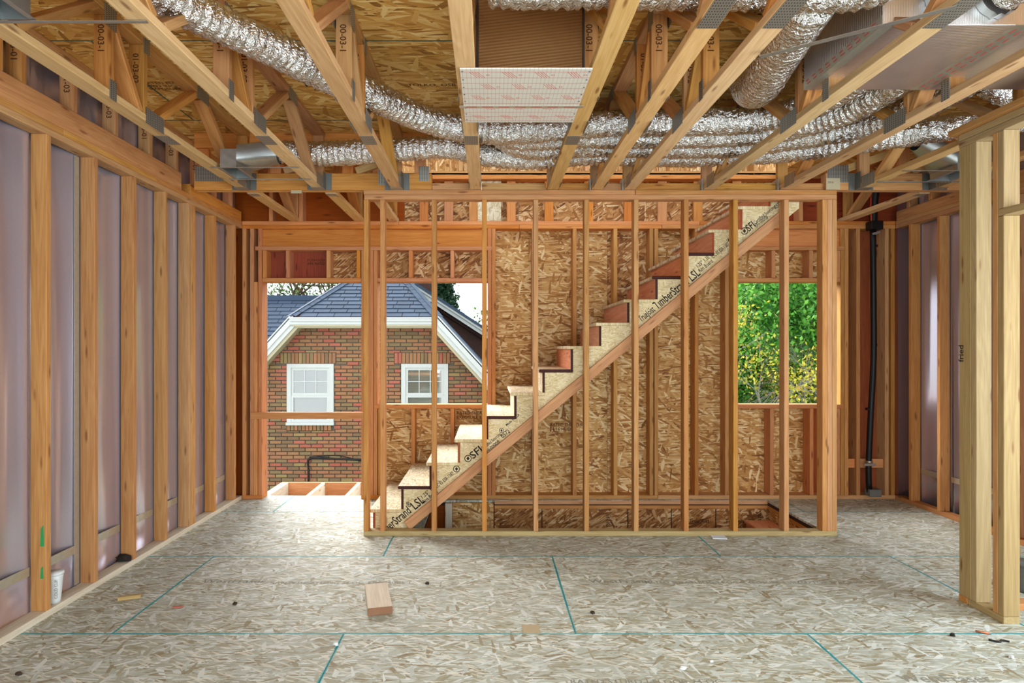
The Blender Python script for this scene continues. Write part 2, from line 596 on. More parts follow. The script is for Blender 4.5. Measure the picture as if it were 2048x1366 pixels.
# ------------------------------------------------------------------ floor
XL, XR, YB, YF = -2.46, 4.05, 6.20, -1.60       # inner faces of the stud walls
ZT = 2.77                                        # top of the top plates
ZC = 3.23                                        # underside of the upper subfloor
OPEN = (-0.55, 2.75, 5.09, 6.15)                 # stair opening in the floor

def subtract(r, h):
    x0, x1, y0, y1 = r
    hx0, hx1, hy0, hy1 = max(h[0], x0), min(h[1], x1), max(h[2], y0), min(h[3], y1)
    if hx0 >= hx1 or hy0 >= hy1:
        return [r]
    out = []
    if hy0 > y0: out.append((x0, x1, y0, hy0))
    if hy1 < y1: out.append((x0, x1, hy1, y1))
    if hx0 > x0: out.append((x0, hx0, hy0, hy1))
    if hx1 < x1: out.append((hx1, x1, hy0, hy1))
    return out

floor = empty('floor', (0.8, 2.4, 0), 'oriented strand board subfloor with blue-green painted panel joints', None, kind='structure')
GAP = 0.0015
def sheets(name, parent, z0, z1, mat, joints_y, xoff, bounds, hole, zoff=0):
    out = {}
    for ri in range(len(joints_y) - 1):
        ya, yb = joints_y[ri], joints_y[ri + 1]
        x = xoff(ri) - 2.4384 * 3
        while x < bounds[1]:
            r = (max(x + GAP, bounds[0]), min(x + 2.4384 - GAP, bounds[1]), max(ya + GAP, bounds[2]), min(yb - GAP, bounds[3]))
            if r[1] - r[0] > 0.02 and r[3] - r[2] > 0.02:
                cx, cy = x + 1.2192, (ya + yb) / 2
                parts = subtract(r, hole)
                rects = [(p[0] - cx, p[1] - cx, p[2] - cy, p[3] - cy, -(z1 - z0) / 2, (z1 - z0) / 2) for p in parts]
                if rects:
                    out[(ri, round(cx, 2))] = boxes(name, rects, mat, parent, Matrix.Translation((cx, cy, (z0 + z1) / 2)))
            x += 2.4384
    return out
jy = [3.275 + 1.2192 * k for k in range(-5, 4)]
fp = sheets('floor_panel', floor, -0.018, 0.0, 'osb_floor', jy, lambda i: 0.455 if i % 2 == 1 else -0.764,
            (-2.63, 4.22, -1.78, 6.352), OPEN)
boxes('floor_deck', [(a, b, c, d, -0.05, -0.0185) for a, b, c, d in subtract((-2.63, 4.22, -1.78, 6.352), OPEN)], 'dark_siding', floor)
def floor_print(body, size, px, py):
    D = F * EYE / (py - PY)
    x = (px - PX) / F * D
    text('mill_stamp', body, size, (x, D, 0.0006), (1, 0, 0), (0, 0, 1), 'ink_faint', floor)
floor_print('WestFraser', 0.085, 405, 1163)
floor_print('RATED SHEATHING 24 OC  EXPOSURE 1', 0.05, 540, 1166)
floor_print('WestFraser', 0.085, 1178, 1163)
floor_print('RATED SHEATHING 24 OC  EXPOSURE 1  SIZED FOR SPACING', 0.05, 1290, 1165)
floor_print('WestFraser', 0.085, 1800, 1358)
floor_print('RATED STURD-I-FLOOR 24 OC', 0.05, 1140, 1364)
# framing round the stair opening: I-joists with strand-board webs
def i_joist(parent, x0, x1, y0, y1, along):
    if along == 'x':
        beam('joist_flange', x0, x1, y0, y1, -0.085, -0.05, 'fir_stud', parent)
        beam('joist_web', x0, x1, y0 + 0.012, y0 + 0.026, -0.28, -0.085, 'osb_dark', parent, 0)
        beam('joist_flange', x0, x1, y0, y1, -0.315, -0.28, 'fir_stud', parent)
    else:
        beam('joist_flange', x0, x1, y0, y1, -0.085, -0.05, 'fir_stud', parent)
        beam('joist_web', x0 + 0.012, x0 + 0.026, y0, y1, -0.28, -0.085, 'osb_wall', parent, 0)
        beam('joist_flange', x0, x1, y0, y1, -0.315, -0.28, 'fir_stud', parent)
i_joist(floor, 0.055, 2.79, 6.15, 6.19, 'x')
beam('flange_cap', 0.055, 2.75, 6.145, 6.15, -0.038, -0.002, 'fir_stud', floor, 0)
i_joist(floor, 2.75, 2.79, 5.07, 6.15, 'y')
i_joist(floor, -0.59, 2.79, 5.05, 5.09, 'x')
beam('header_block', -0.36, 0.045, 6.135, 6.165, -0.31, -0.02, 'osb_wall', floor)
beam('joist_post', -0.43, -0.362, 6.10, 6.165, -2.55, -0.02, 'fir_white', floor)
for xx in (0.52, 0.95, 1.37, 1.80, 2.24):
    mk = beam('web_joint', xx, xx + 0.008, 6.159, 6.163, -0.28, -0.086, 'ink', floor, 0)
text('joist_stamp', 'True Joist', 0.05, (1.98, 6.1615, -0.21), (1, 0, 0), (0, -1, 0), 'ink', floor)
text('joist_stamp', 'True Joist, TJI', 0.05, (2.34, 6.1615, -0.21), (1, 0, 0), (0, -1, 0), 'ink', floor)
for xx in (1.18, 2.68):
    text('joist_stamp', 'TJI 230', 0.045, (xx, 6.1615, -0.27), (0, 0, 1), (0, -1, 0), 'ink', floor)

# basement below the opening
fb = boxes('floor_basement', [(-3.2, 4.6, 3.2, 6.35, -2.72, -2.60)], 'concrete'); tag(fb, kind='structure')
for nm, r in (('wall_basement_back', (-3.2, 4.6, 6.20, 6.40, -2.60, -0.32)), ('wall_basement_front', (-3.2, 4.6, 3.2, 3.4, -2.60, -0.06)),
              ('wall_basement_left', (-3.2, -3.0, 3.4, 6.20, -2.60, -0.06)), ('wall_basement_right', (4.4, 4.6, 3.4, 6.20, -2.60, -0.06))):
    tag(boxes(nm, [r], 'concrete'), kind='structure')
tag(boxes('trim_1', [(-2.62, 4.20, 6.19, 6.352, -0.32, -0.051)], 'ply_red'), kind='structure')   # rim board under the back wall

# ------------------------------------------------------------------ walls
def billow_sheet(name, parent, x, y0, y1, z0, z1, out, studs, mat='foil_sheathing'):
    """thin sheathing sheet on a side wall, bowed outward between the studs"""
    ys = np.arange(y0, y1 + 1e-6, (y1 - y0) / max(2, int((y1 - y0) / 0.018)))
    zs = np.linspace(z0, z1, 14)
    st = sorted(studs)
    V, Fc = [], []
    ph = random.random() * 6
    for z in zs:
        for y in ys:
            b = [s for s in st if s <= y]
            a = [s for s in st if s > y]
            lo = b[-1] if b else y0 - 0.2
            hi = a[0] if a else y1 + 0.2
            f = (y - lo) / max(0.05, hi - lo)
            off = 0.034 * max(0.0, math.sin(math.pi * min(1, max(0, f)))) ** 0.7 * (0.9 + 0.5 * math.sin(ph + 9 * lo)) + 0.008 * math.sin(ph + 3 * math.pi * f + z * 0.6)
            V.append(((x + out * (abs(off) + 0.001)), float(y), float(z)))
    n, m = len(ys), len(zs)
    me_f = []
    for i in range(m - 1):
        for k in range(n - 1):
            q = (i * n + k, i * n + k + 1, (i + 1) * n + k + 1, (i + 1) * n + k)
            me_f.append(q if out < 0 else q[::-1])
    b = len(V)
    V += [(v[0] + out * 0.012, v[1], v[2]) for v in V[:b]]
    me_f += [tuple(b + i for i in q[::-1]) for q in me_f[:]]
    for k in range(n - 1):
        me_f.append((k, k + 1, b + k + 1, b + k)); top = (m - 1) * n
        me_f.append((top + k, top + k + 1, b + top + k + 1, b + top + k))
    # texture space: local X along the height, local Y along the wall
    mtx = frame_matrix((x, (y0 + y1) / 2, z0), (0, 0, 1), (-out, 0, 0))
    inv = mtx.inverted()
    V = [tuple(inv @ Vector(v)) for v in V]
    return mesh_obj(name, V, me_f, mat, parent, True, mtx)

# ---- left wall
wl = empty('wall_left', (XL - 0.05, 2.3, 0), 'long stud wall backed with mauve foil sheathing', None, kind='structure')
LS = [-1.5, -1.09, -0.68, -0.27, 0.14, 0.56, 0.975, 1.39, 1.805, 2.22, 2.635, 3.05, 3.46, 3.88, 4.307, 4.73, 5.10, 5.574, 6.017]
beam('bottom_plate', XL - 0.089, XL, -1.7, 1.9, 0, 0.038, 'fir_white', wl)
beam('bottom_plate', XL - 0.089, XL, 1.903, 6.198, 0, 0.038, 'fir_white', wl)
for i, y in enumerate(LS):
    beam('stud', XL - 0.089, XL, y, y + 0.038, 0.038, 2.694, 'fir_stud', wl)
for y in (5.145, 5.184):
    beam('stud', XL - 0.089, XL, y, y + 0.034, 0.038, 2.694, 'fir_stud', wl)
for a, b in ((-1.7, 2.2), (2.203, 6.198)):
    beam('top_plate', XL - 0.089, XL, a, b, 2.694, 2.731, 'fir_stud', wl)
for a, b in ((-1.7, 3.6), (3.603, 4.6), (4.603, 6.198)):
    beam('top_plate', XL - 0.089, XL, a, b, 2.732, 2.769, 'fir_stud', wl)
for a, b in ((-1.7, 1.93), (1.94, 3.868), (3.874, 6.36)):
    s = billow_sheet('sheathing_panel', wl, XL - 0.0905, a, b, 0.0, ZC, -1, LS)
for i in range(len(LS) - 1):
    beam('sheathing_tape', XL - 0.1, XL - 0.0925, LS[i] + 0.04, LS[i + 1] - 0.002, 0.235, 0.285, 'foil_tape', wl, 0)
beam('sheathing_tape', XL - 0.098, XL - 0.0915, 3.835, 3.878, 0.04, 2.69, 'foil_tape', wl, 0)
mesh_obj('paint_mark', [(XL - 0.035, 3.4592, 0.40), (XL - 0.012, 3.4592, 0.40), (XL - 0.016, 3.4592, 0.52), (XL - 0.03, 3.4592, 0.5),
                        (XL - 0.034, 3.4592, 0.22), (XL - 0.016, 3.4592, 0.22), (XL - 0.018, 3.4592, 0.29), (XL - 0.03, 3.4592, 0.28)],
         [(0, 1, 2, 3), (4, 5, 6, 7)], 'green_paint', wl)

# end truss standing on the left wall
et = empty('end_truss', (XL - 0.045, 2.3, ZT), 'upright ladder end truss standing on the long foil-backed stud wall', 'truss')
for a, b in ((-1.7, 1.5), (1.503, 4.985)):
    beam('bottom_chord', XL - 0.089, XL - 0.002, a, b, 2.77, 2.905, 'fir_stud', et)
beam('bottom_chord', XL - 0.089, XL - 0.002, 5.14, 6.19, 2.77, 2.86, 'fir_red', et)
beam('top_chord', XL - 0.089, XL - 0.002, -1.7, 6.19, 3.19, 3.228, 'fir_stud', et)
for i, y in enumerate([-0.9, -0.5, -0.1, 0.3, 0.7, 1.1, 1.5, 1.9, 2.3, 2.7, 3.12, 3.28, 3.69, 4.10, 4.52, 4.90, 5.30, 5.60, 5.95]):
    w = beam('web', XL - 0.089, XL - 0.004, y, y + 0.038, 2.907 if y < 5.1 else 2.862, 3.188, 'fir_red' if y > 5 else 'fir_stud', et)
    if y > 2.9:
        text('web_stamp', random.choice(['01-03', '00-03', '03-01']), 0.05, (XL - 0.045, y - 0.001, 3.13), (0, 0, -1), (0, -1, 0), 'ink_brown', w)

# ---- right wall
wr = empty('wall_right', (XR + 0.05, 2.3, 0), 'stud wall backed with dark mauve foil beyond the post', None, kind='structure')
RS = [-1.4, -1.0, 3.15, 3.56, 3.97, 4.39, 4.80, 5.20, 5.59, 5.97]
beam('bottom_plate', XR, XR + 0.089, -1.7, 6.198, 0, 0.038, 'fir_stud', wr)
for y in RS:
    beam('stud', XR, XR + 0.089, y, y + 0.038, 0.038, 2.694, 'fir_stud', wr)
beam('top_plate', XR, XR + 0.089, -1.7, 6.198, 2.694, 2.731, 'fir_stud', wr)
beam('top_plate', XR, XR + 0.089, -1.7, 6.198, 2.732, 2.769, 'fir_stud', wr)
beam('rim_plate', XR, XR + 0.089, -1.7, 6.19, 2.77, 2.86, 'fir_stud', wr)
for a, b in ((3.11, 5.56), (5.565, 6.36)):
    billow_sheet('sheathing_panel', wr, XR + 0.0905, a, b, 0.0, ZC, 1, RS)
billow_sheet('sheathing_panel', wr, XR + 0.0905, -1.7, 3.105, 2.4, ZC, 1, [0, .5, 1, 1.5, 2, 2.5, 3])
billow_sheet('sheathing_panel', wr, XR + 0.0905, -1.7, 3.105, 0.0, 0.5, 1, [0, .5, 1, 1.5, 2, 2.5, 3])
beam('assumed_window_sill', XR, XR + 0.089, 0.06, 3.148, 0.462, 0.5, 'fir_stud', wr)  # sill and header of an assumed, unseen side window around the added fill lamp
beam('assumed_window_header', XR, XR + 0.089, 0.06, 3.148, 2.4, 2.69, 'fir_stud', wr)
for i in range(2, len(RS) - 1):
    beam('sheathing_tape', XR + 0.0925, XR + 0.099, RS[i] + 0.04, RS[i + 1] - 0.002, 0.30, 0.35, 'foil_tape', wr, 0)
beam('sheathing_tape', XR + 0.0925, XR + 0.098, 5.66, 5.70, 0.04, 2.69, 'foil_tape', wr, 0)
for y in (2.9, 3.3, 3.7, 4.1, 4.5, 4.9, 5.3, 5.7, 6.0):
    beam('rim_web', XR, XR + 0.087, y, y + 0.038, 2.862, 3.228, 'fir_stud', wr)

# ---- wall behind the camera with big window openings, assumed and unseen
wf = empty('wall_front', (0.8, YF - 0.05, 0), None, None, kind='structure')
beam('bottom_plate', -2.55, 4.14, YF - 0.14, YF, 0, 0.038, 'fir_stud', wf)
beam('top_plate', -2.55, 4.14, YF - 0.14, YF, 2.694, 2.769, 'fir_stud', wf)
for x in (-2.50, -2.16, 2.55, 2.95, 3.35, 3.75, 4.05):
    beam('stud', x, x + 0.038, YF - 0.14, YF, 0.04, 2.692, 'fir_stud', wf)
boxes('sheathing_panel', [(-2.55, -2.12, YF - 0.155, YF - 0.142, 0, 3.2), (2.55, 4.14, YF - 0.155, YF - 0.142, 0, 3.2),
                          (-2.12, 2.55, YF - 0.155, YF - 0.142, 0, 0.42), (-2.12, 2.55, YF - 0.155, YF - 0.142, 2.46, 3.2)], 'osb_wall', wf)

# ---- back wall
wb = empty('wall_back', (0.8, YB + 0.07, 0), 'fir-framed back wall with a door opening and two rough window openings', None, kind='structure')
Y1 = YB + 0.14
W1, W2, W3 = (-2.26, -1.275), (-1.11, -0.015), (2.435, 3.50)     # door, window, window (x ranges)
HT, SILL = 2.165, 0.942
def bstud(x, z0=0.038, z1=2.694, mat='fir_red', w=0.038):
    return beam('stud', x, x + w, YB, Y1, z0, z1, mat, wb)
for x in (XL + 0.002, -2.382, -2.30):
    bstud(x)
bstud(-2.343, 0.038, HT - 0.002, 'fir_red')
for a, b in ((XL, W1[0]), (W1[1], -0.43), (-0.425, 1.68), (1.683, 4.05)):
    beam('bottom_plate', a, b, YB, Y1, 0, 0.038, 'fir_red' if b < 0 else 'fir_stud', wb)
for a, b in ((XL, 0.3), (0.303, 1.72), (1.723, 4.05)):
    beam('top_plate', a, b, YB, Y1, 2.694, 2.731, 'fir_red', wb)
for a, b in ((XL, -0.9), (-0.897, 2.1), (2.103, 4.05)):
    beam('top_plate', a, b, YB, Y1, 2.732, 2.769, 'fir_red', wb)
# framing between door and first window, both sides of the windows
for x in (-1.273, -1.233, -1.192, -1.15):
    bstud(x, 0.038, 2.48)
for x in (-0.013, 0.028):
    bstud(x, 0.038, 2.694)
for x in (0.428, 0.835, 1.241, 1.648, 2.05):
    bstud(x, mat='fir_stud')
bstud(1.60, mat='fir_stud')
for x in (2.352, 2.393):
    bstud(x, mat='fir_stud')
for x in (3.502, 3.543):
    bstud(x, mat='fir_stud')
for x in (3.66, 3.945, 4.005):
    bstud(x, mat='fir_stud')
# headers with cripples
for (a, b), cr in (((-2.30, 0.028), (-2.255, -2.025, -1.62, -1.32, -0.80, -0.385)), ((2.435, 3.54), (2.44, 2.815, 3.19, 3.46))):
    beam('header', a, b, YB + 0.03, YB + 0.07, 2.52, 2.693, 'fir_red', wb)
    beam('header_plate', a - 0.03, b, YB - 0.003, Y1, 2.479, 2.517, 'fir_red', wb)
    for x in cr:
        beam('cripple', x, x + 0.038, YB, Y1, HT + 0.039, 2.478, 'fir_red', wb)
for a, b in (W1, W2, W3):
    beam('head_plate', a, b, YB, Y1, HT, HT + 0.037, 'fir_red', wb)
for (a, b), cr in ((W2, (-1.105, -0.775, -0.385, -0.055)), (W3, (2.44, 2.80, 3.195, 3.46))):
    beam('sill_plate', a - 0.035, b + 0.035 if b > 1 else b, YB - 0.002, Y1 + 0.01, SILL - 0.04, SILL, 'fir_red', wb)
    for x in cr:
        beam('cripple', x, x + 0.038, YB, Y1, 0.04, SILL - 0.041, 'fir_red', wb)
# sheathing sheets outside the studs
LEAK_BACKING = []
def sheath(x0, x1, z0, z1, mat):
    LEAK_BACKING.append((x0, x1, Y1 + 0.0135, Y1 + 0.016, z0, z1))
    beam('sheathing_panel', x0 + 0.0015, x1 - 0.0015, Y1 + 0.001, Y1 + 0.013, z0, z1, mat, wb, 0, None, 2 if mat == 'ply_red' else 0)
sheath(-2.63, -2.262, 0, 2.76, 'ply_red')
sheath(-2.262, -1.62, HT, 2.76, 'ply_red')
sheath(-1.62, -1.275, HT, 2.76, 'osb_dark')
sheath(-1.275, -1.11, 0, 2.76, 'osb_dark')
sheath(-1.11, -0.015, 0, SILL - 0.002, 'osb_wall')
sheath(-1.11, -0.015, HT, 2.76, 'osb_dark')
sheath(-0.015, 1.205, 0, 1.35, 'osb_wall')
sheath(-0.015, 1.205, 1.3505, 2.76, 'osb_wall')
sheath(1.205, 1.67, 0, 1.74, 'osb_wall')
sheath(1.205, 1.67, 1.7405, 2.76, 'osb_dark')
sheath(1.67, 2.05, 0, 2.76, 'osb_wall')
sheath(2.05, 2.435, 0, 2.76, 'osb_wall')
sheath(2.435, 3.30, 0, SILL - 0.002, 'osb_wall')
sheath(3.30, 3.50, 0, SILL - 0.002, 'ply_red')
sheath(2.435, 3.50, HT, 2.76, 'osb_wall')
sheath(3.50, 4.22, 0, 2.76, 'ply_red')
boxes('leak_backing', [(a, b, c, d, e - 0.002 if e > 0.1 and not 2.1 < e < 2.2 else e, f) for a, b, c, d, e, f in LEAK_BACKING] + [(-2.63, 4.22, Y1 + 0.0135, Y1 + 0.016, 2.762, 5.65)], 'white_plastic', wb)  # unseen backing, added to stop daylight leaking through the sheathing seams
beam('blocking', 3.54, 3.66, YB + 0.03, YB + 0.068, 0.305, 0.395, 'fir_red', wb)
beam('blocking', 3.70, 3.945, YB + 0.03, YB + 0.068, 0.305, 0.395, 'fir_red', wb)
text('sheathing_stamp', 'EXPOSURE 1  TECO', 0.055, (2.465, Y1, 0.40), (0, 0, 1), (0, -1, 0), 'ink', wb)
text('sheathing_stamp', '19/14', 0.05, (2.475, Y1, 2.23), (0, 0, 1), (0, -1, 0), 'ink', wb)
text('sheathing_stamp', 'RATED SHEATHING\nEXPOSURE 1', 0.045, (-0.33, Y1, 0.82), (1, 0, 0), (0, -1, 0), 'ink_brown', wb)
text('sheathing_stamp', 'RATED SHEATHING\n24/16 HUD', 0.045, (0.62, Y1, 0.70), (1, 0, 0), (0, -1, 0), 'ink_brown', wb)
text('sheathing_stamp', 'PLYWOOD 15/32\nAPA RATED', 0.035, (-1.85, Y1, 2.38), (1, 0, 0), (0, -1, 0), 'ink_brown', wb)
# bark edge of the scorched cripple
# rim and balloon-framed band between the floors, then the wall of the upper storey
for (x0, x1, m) in ((-2.63, -0.86, 'ply_red'), (-0.857, 0.30, 'osb_dark'), (0.303, 1.6, 'osb_dark'), (1.603, 2.86, 'osb_dark'), (2.863, 4.22, 'ply_red')):
    beam('rim_panel', x0, x1, Y1 + 0.001, Y1 + 0.013, 2.762, 3.30, m, wb, 0)
for x in (-0.70, -0.45, -0.20, 0.18, 0.56, 0.96, 1.36, 1.70, 2.06, 2.45):
    beam('band_block', x, x + 0.089, YB + 0.06, YB + 0.098, 2.771, 3.188, 'fir_red', wb)
beam('band_block', 0.125 - 0.25, 0.123, YB + 0.062, YB + 0.075, 2.771, 3.188, 'osb_tread', wb)
beam('band_plate', -0.95, 2.86, YB, Y1, 3.19, 3.228, 'fir_red', wb)
beam('band_plate', -0.95, 2.86, YB, Y1, 3.229, 3.267, 'fir_stud', wb)
for i in range(9):
    x = -0.72 + 0.42 * i
    beam('upper_stud', x, x + 0.038, YB, Y1, 3.268, 5.6, 'fir_stud', wb)
for (x0, x1) in ((-2.56, -0.6), (-0.597, 0.62), (0.623, 1.85), (1.853, 4.14)):
    beam('sheathing_panel', x0, x1, Y1 + 0.001, Y1 + 0.013, 3.302, 5.65, 'osb_wall', wb, 0)
for x in (-2.2, -1.9, 3.1, 3.6):
    beam('rim_block', x, x + 0.038, YB + 0.02, Y1, 2.771, 3.228, 'fir_red', wb)

# rail nailed across the door opening
tag(beam('guard_rail', -2.365, -1.24, YB - 0.040, YB - 0.002, 0.803, 0.868, 'fir_red'),
    'single wooden board nailed across the open doorway as a guard rail', 'rail')

# ---- partition wall in front of the stairs
ws = empty('wall_stair', (0.9, 5.02, 0), 'open stud partition standing in front of the staircase', None, kind='structure')
SY0, SY1 = 4.98, 5.069
beam('bottom_plate', -1.004, 2.784, SY0, SY1, 0, 0.038, 'fir_green', ws)
for x in (-1.004, -0.872, -0.460, -0.056, 0.356, 0.763, 1.160, 1.560, 1.955, 2.362, 2.668, 2.707, 2.746):
    beam('stud', x, x + 0.038, SY0, SY1, 0.038, 2.692, 'fir_stud', ws)
for a, b in ((-1.0, 2.784),):
    beam('top_plate', a, b, SY0, SY1, 2.693, 2.731, 'fir_stud', ws)
for a, b in ((-1.004, 1.17), (1.173, 2.784)):
    beam('top_plate', a, b, SY0, SY1, 2.732, 2.769, 'fir_stud', ws)
TX = [-1.96, -1.357, -0.735, -0.108, 0.51, 0.863, 1.125, 1.76, 2.37, 2.98, 3.57]
blk = [-0.46] + TX[3:9] + [2.70]
for i in range(len(blk) - 1):
    a, b = blk[i] + (0.05 if i else 0.0), blk[i + 1] - (0.05 if i < len(blk) - 2 else 0.0)
    beam('blocking', a, b, SY1 - 0.045, SY1 - 0.007, 2.77, 2.835, 'fir_stud', ws)
for i in (5, 6, 7, 8):
    beam('hanger', TX[i] - 0.058, TX[i] - 0.047, SY0 + 0.005, SY1 + 0.02, 2.771, 2.86, 'galvanised', ws, 0)

# ---- stub wall with a door opening, on the right
wp = empty('wall_partition', (2.845, 3.0, 0), 'short stub wall of paired posts beside a door opening', None, kind='structure')
QX0, QX1 = 2.80, 2.889
beam('bottom_plate', QX0, QX1, 3.386, 3.64, 0, 0.038, 'fir_green', wp)
beam('bottom_plate', QX0, QX1, 3.643, 3.712, 0, 0.038, 'fir_stud', wp)
beam('post', QX0, QX0 + 0.038, 3.617, 3.708, 0.039, 2.692, 'fir_green', wp)
beam('post', QX0, QX1, 3.577, 3.615, 0.039, 2.692, 'fir_green', wp)
beam('king_stud', QX0, QX1, 3.427, 3.462, 0.039, 2.692, 'fir_stud', wp)
beam('jack_stud', QX0, QX1, 3.386, 3.425, 0.039, 2.225, 'fir_green', wp)
beam('cripple', QX0, QX1, 3.386, 3.425, 2.267, 2.692, 'fir_green', wp)
beam('header_plate', QX0, QX1, 2.42, 3.425, 2.227, 2.265, 'fir_green', wp)
beam('king_stud', QX0, QX1, 2.38, 2.418, 0.039, 2.692, 'fir_stud', wp)
beam('bottom_plate', QX0, QX1, 1.9, 2.418, 0, 0.038, 'fir_green', wp)
beam('cripple', QX0, QX1, 2.9, 2.938, 2.267, 2.692, 'fir_stud', wp)
for z in (2.693, 2.732):
    beam('top_plate', QX0, QX1, 1.9, 3.712, z, z + 0.037, 'fir_green', wp)
beam('cap_plate', QX0 - 0.035, QX1 - 0.01, 1.9, 3.752, 2.77, 2.807, 'fir_stud', wp)
text('post_note', 'fried', 0.055, (QX0 - 0.0008, 3.69, 1.42), (0, 0, 1), (-1, 0, 0), 'ink', wp)

# ------------------------------------------------------------------ ceiling
ceil = empty('ceiling', (0.8, 2.4, ZC), 'underside of the golden strand-board subfloor above', None, kind='structure')
cy = [3.50 + 1.2192 * k for k in range(-5, 4)]
sheets('ceiling_panel', ceil, ZC, ZC + 0.018, 'osb_ceiling', cy, lambda i: 0.2 if i % 2 else -1.0, (-2.63, 4.22, -1.78, 6.352), (-0.92, 2.86, 5.075, 6.20))
def ceil_print(body, size, px, py, mat='ink'):
    D = F * (ZC - EYE) / (PY - py)
    text('mill_stamp', body, size, ((px - PX) / F * D, D, ZC - 0.0008), (1, 0, 0), (0, 0, -1), mat, ceil)
ceil_print('TOLKO', 0.12, 600, 168)
ceil_print('OSB  EXPOSURE 1', 0.05, 628, 180)
ceil_print('RATED FLOOR\n23/32 INCH\nEXPOSURE 1  APA', 0.045, 292, 172, 'ink_brown')
ceil_print('TOLKO  OSB  RATED  STURD-I-FLOOR  24 oc', 0.055, 815, 170, 'ink_brown')
ceil_print('TOLKO', 0.11, 400, 293)
ceil_print('TOLKO', 0.11, 1445, 22)
# unseen deck added overhead to hold sky light back from the stairwell
rd = boxes('sky_shade_deck', [(-3.2, 4.8, 3.4, 7.2, 5.72, 5.76)], 'osb_ceiling'); tag(rd, kind='structure')

# ------------------------------------------------------------------ trusses
CW, CT = 0.089, 0.038
ZB = ZT + 0.0015
def plate(parent, x, y, z, ly, lz, side):
    return lumber('nail_plate', (x + side * (CW / 2 + 0.0012), y - ly / 2, z), (x + side * (CW / 2 + 0.0012), y + ly / 2, z), lz, 0.0018, 'nail_plate', parent, (side, 0, 0), 0)

def truss(x, y0, y1, label, stamp=True, splice=None, dy=0.0):
    e = empty('floor_truss', (x, (y0 + y1) / 2, ZB), label, 'truss', 'open-web floor trusses')
    beam('bottom_chord', x - CW / 2, x + CW / 2, y0, y1, ZB, ZB + CT, 'fir_pale', e)
    beam('top_chord', x - CW / 2, x + CW / 2, y0, y1, ZC - CT - 0.001, ZC - 0.001, 'fir_stud', e)
    zb, zt = ZB + CT, ZC - CT - 0.001
    side = 1 if x < 0.2 else -1
    def diag(ya, za, yb, zb_):
        return lumber('web', (x, ya, za), (x, yb, zb_), CW - 0.006, CT, 'fir_stud', e, (0, 1, 0) if abs(za - zb_) < 1e-6 else (0, -(zb_ - za), (yb - ya)))
    nodes = [(4.80, 0), (4.17, 1), (3.55, 0)]
    for (a, fa), (b, fb2) in zip(nodes[:-1], nodes[1:]):
        if b > y0 and a < y1 + 0.1:
            q = 0.045 if a > b else -0.045
            diag(a - q, zt if fa else zb, b + q, zt if fb2 else zb)
    for y in (3.46, 3.15):
        if y0 < y < y1:
            w = beam('web', x - CW / 2 + 0.003, x + CW / 2 - 0.003, y, y + CT, zb, zt, 'fir_stud', e)
            if stamp:
                text('web_stamp', '01-03-02' if y > 3.3 else '00-03-1', 0.046, (x - 0.005, y - 0.001, zt - 0.05), (0, 0, -1), (0, -1, 0), 'ink_brown', w)
    if y0 < 3.0 < y1:
        diag(3.18, zt, 3.44, zb)
        for k in range(5):
            ya = 3.10 - 0.6 * k
            fa = k % 2 == 0
            diag(ya - 0.04, zt if fa else zb, ya - 0.56, zb if fa else zt)
    beam('web', x - CW / 2 + 0.003, x + CW / 2 - 0.003, y1 - CT - 0.01, y1 - 0.01, zb, zt, 'fir_stud', e)
    for y, z, ly, lz in ((3.57, zb - 0.005, 0.19, 0.09), (3.17, zb + 0.005, 0.06, 0.10), (4.17, zt + 0.005, 0.17, 0.09), (3.48, zt, 0.06, 0.09), (3.15, zt - 0.01, 0.10, 0.12), (4.82, zb, 0.16, 0.09)):
        if y0 < y < y1 - 0.05:
            plate(e, x, y, z, ly, lz, side)
            if abs(x) < 1.0:
                plate(e, x, y, z, ly, lz, -side)
    if splice:
        a, b = splice
        beam('splice_plate', x - CW / 2 + 0.004, x + CW / 2 - 0.004, a, b, ZB - 0.0022, ZB - 0.0002, 'nail_plate', e, 0)
    return e
TL = ['first open-web floor truss out from the long foil-backed stud wall',
      'second open-web floor truss out from the long foil-backed stud wall',
      'third open-web floor truss from the long foil-backed wall, crossed by the curving duct',
      'floor truss under the edge of the red-gridded board nearer the curving duct',
      'open-web floor truss under the other edge of the red-gridded board, away from the curving duct',
      'closely paired floor truss next to the red-gridded board, large punched plate under it',
      'closely paired floor truss next to the shiny downturned duct, large punched plate under it',
      'floor truss between the shiny downturned duct and the pinkish foil duct box',
      'floor truss under the middle of the foil duct box',
      'floor truss next to the stub wall cap, on the side of the foil duct box',
      'floor truss beyond the stub wall carrying the far register boot']
for i, x in enumerate(TX):
    on_wall = 3 <= i <= 8
    truss(x, -1.55, SY1 if on_wall else 4.985, TL[i], splice=(3.72, 3.88) if i < 5 else ((2.02, 2.47) if i < 8 else None))
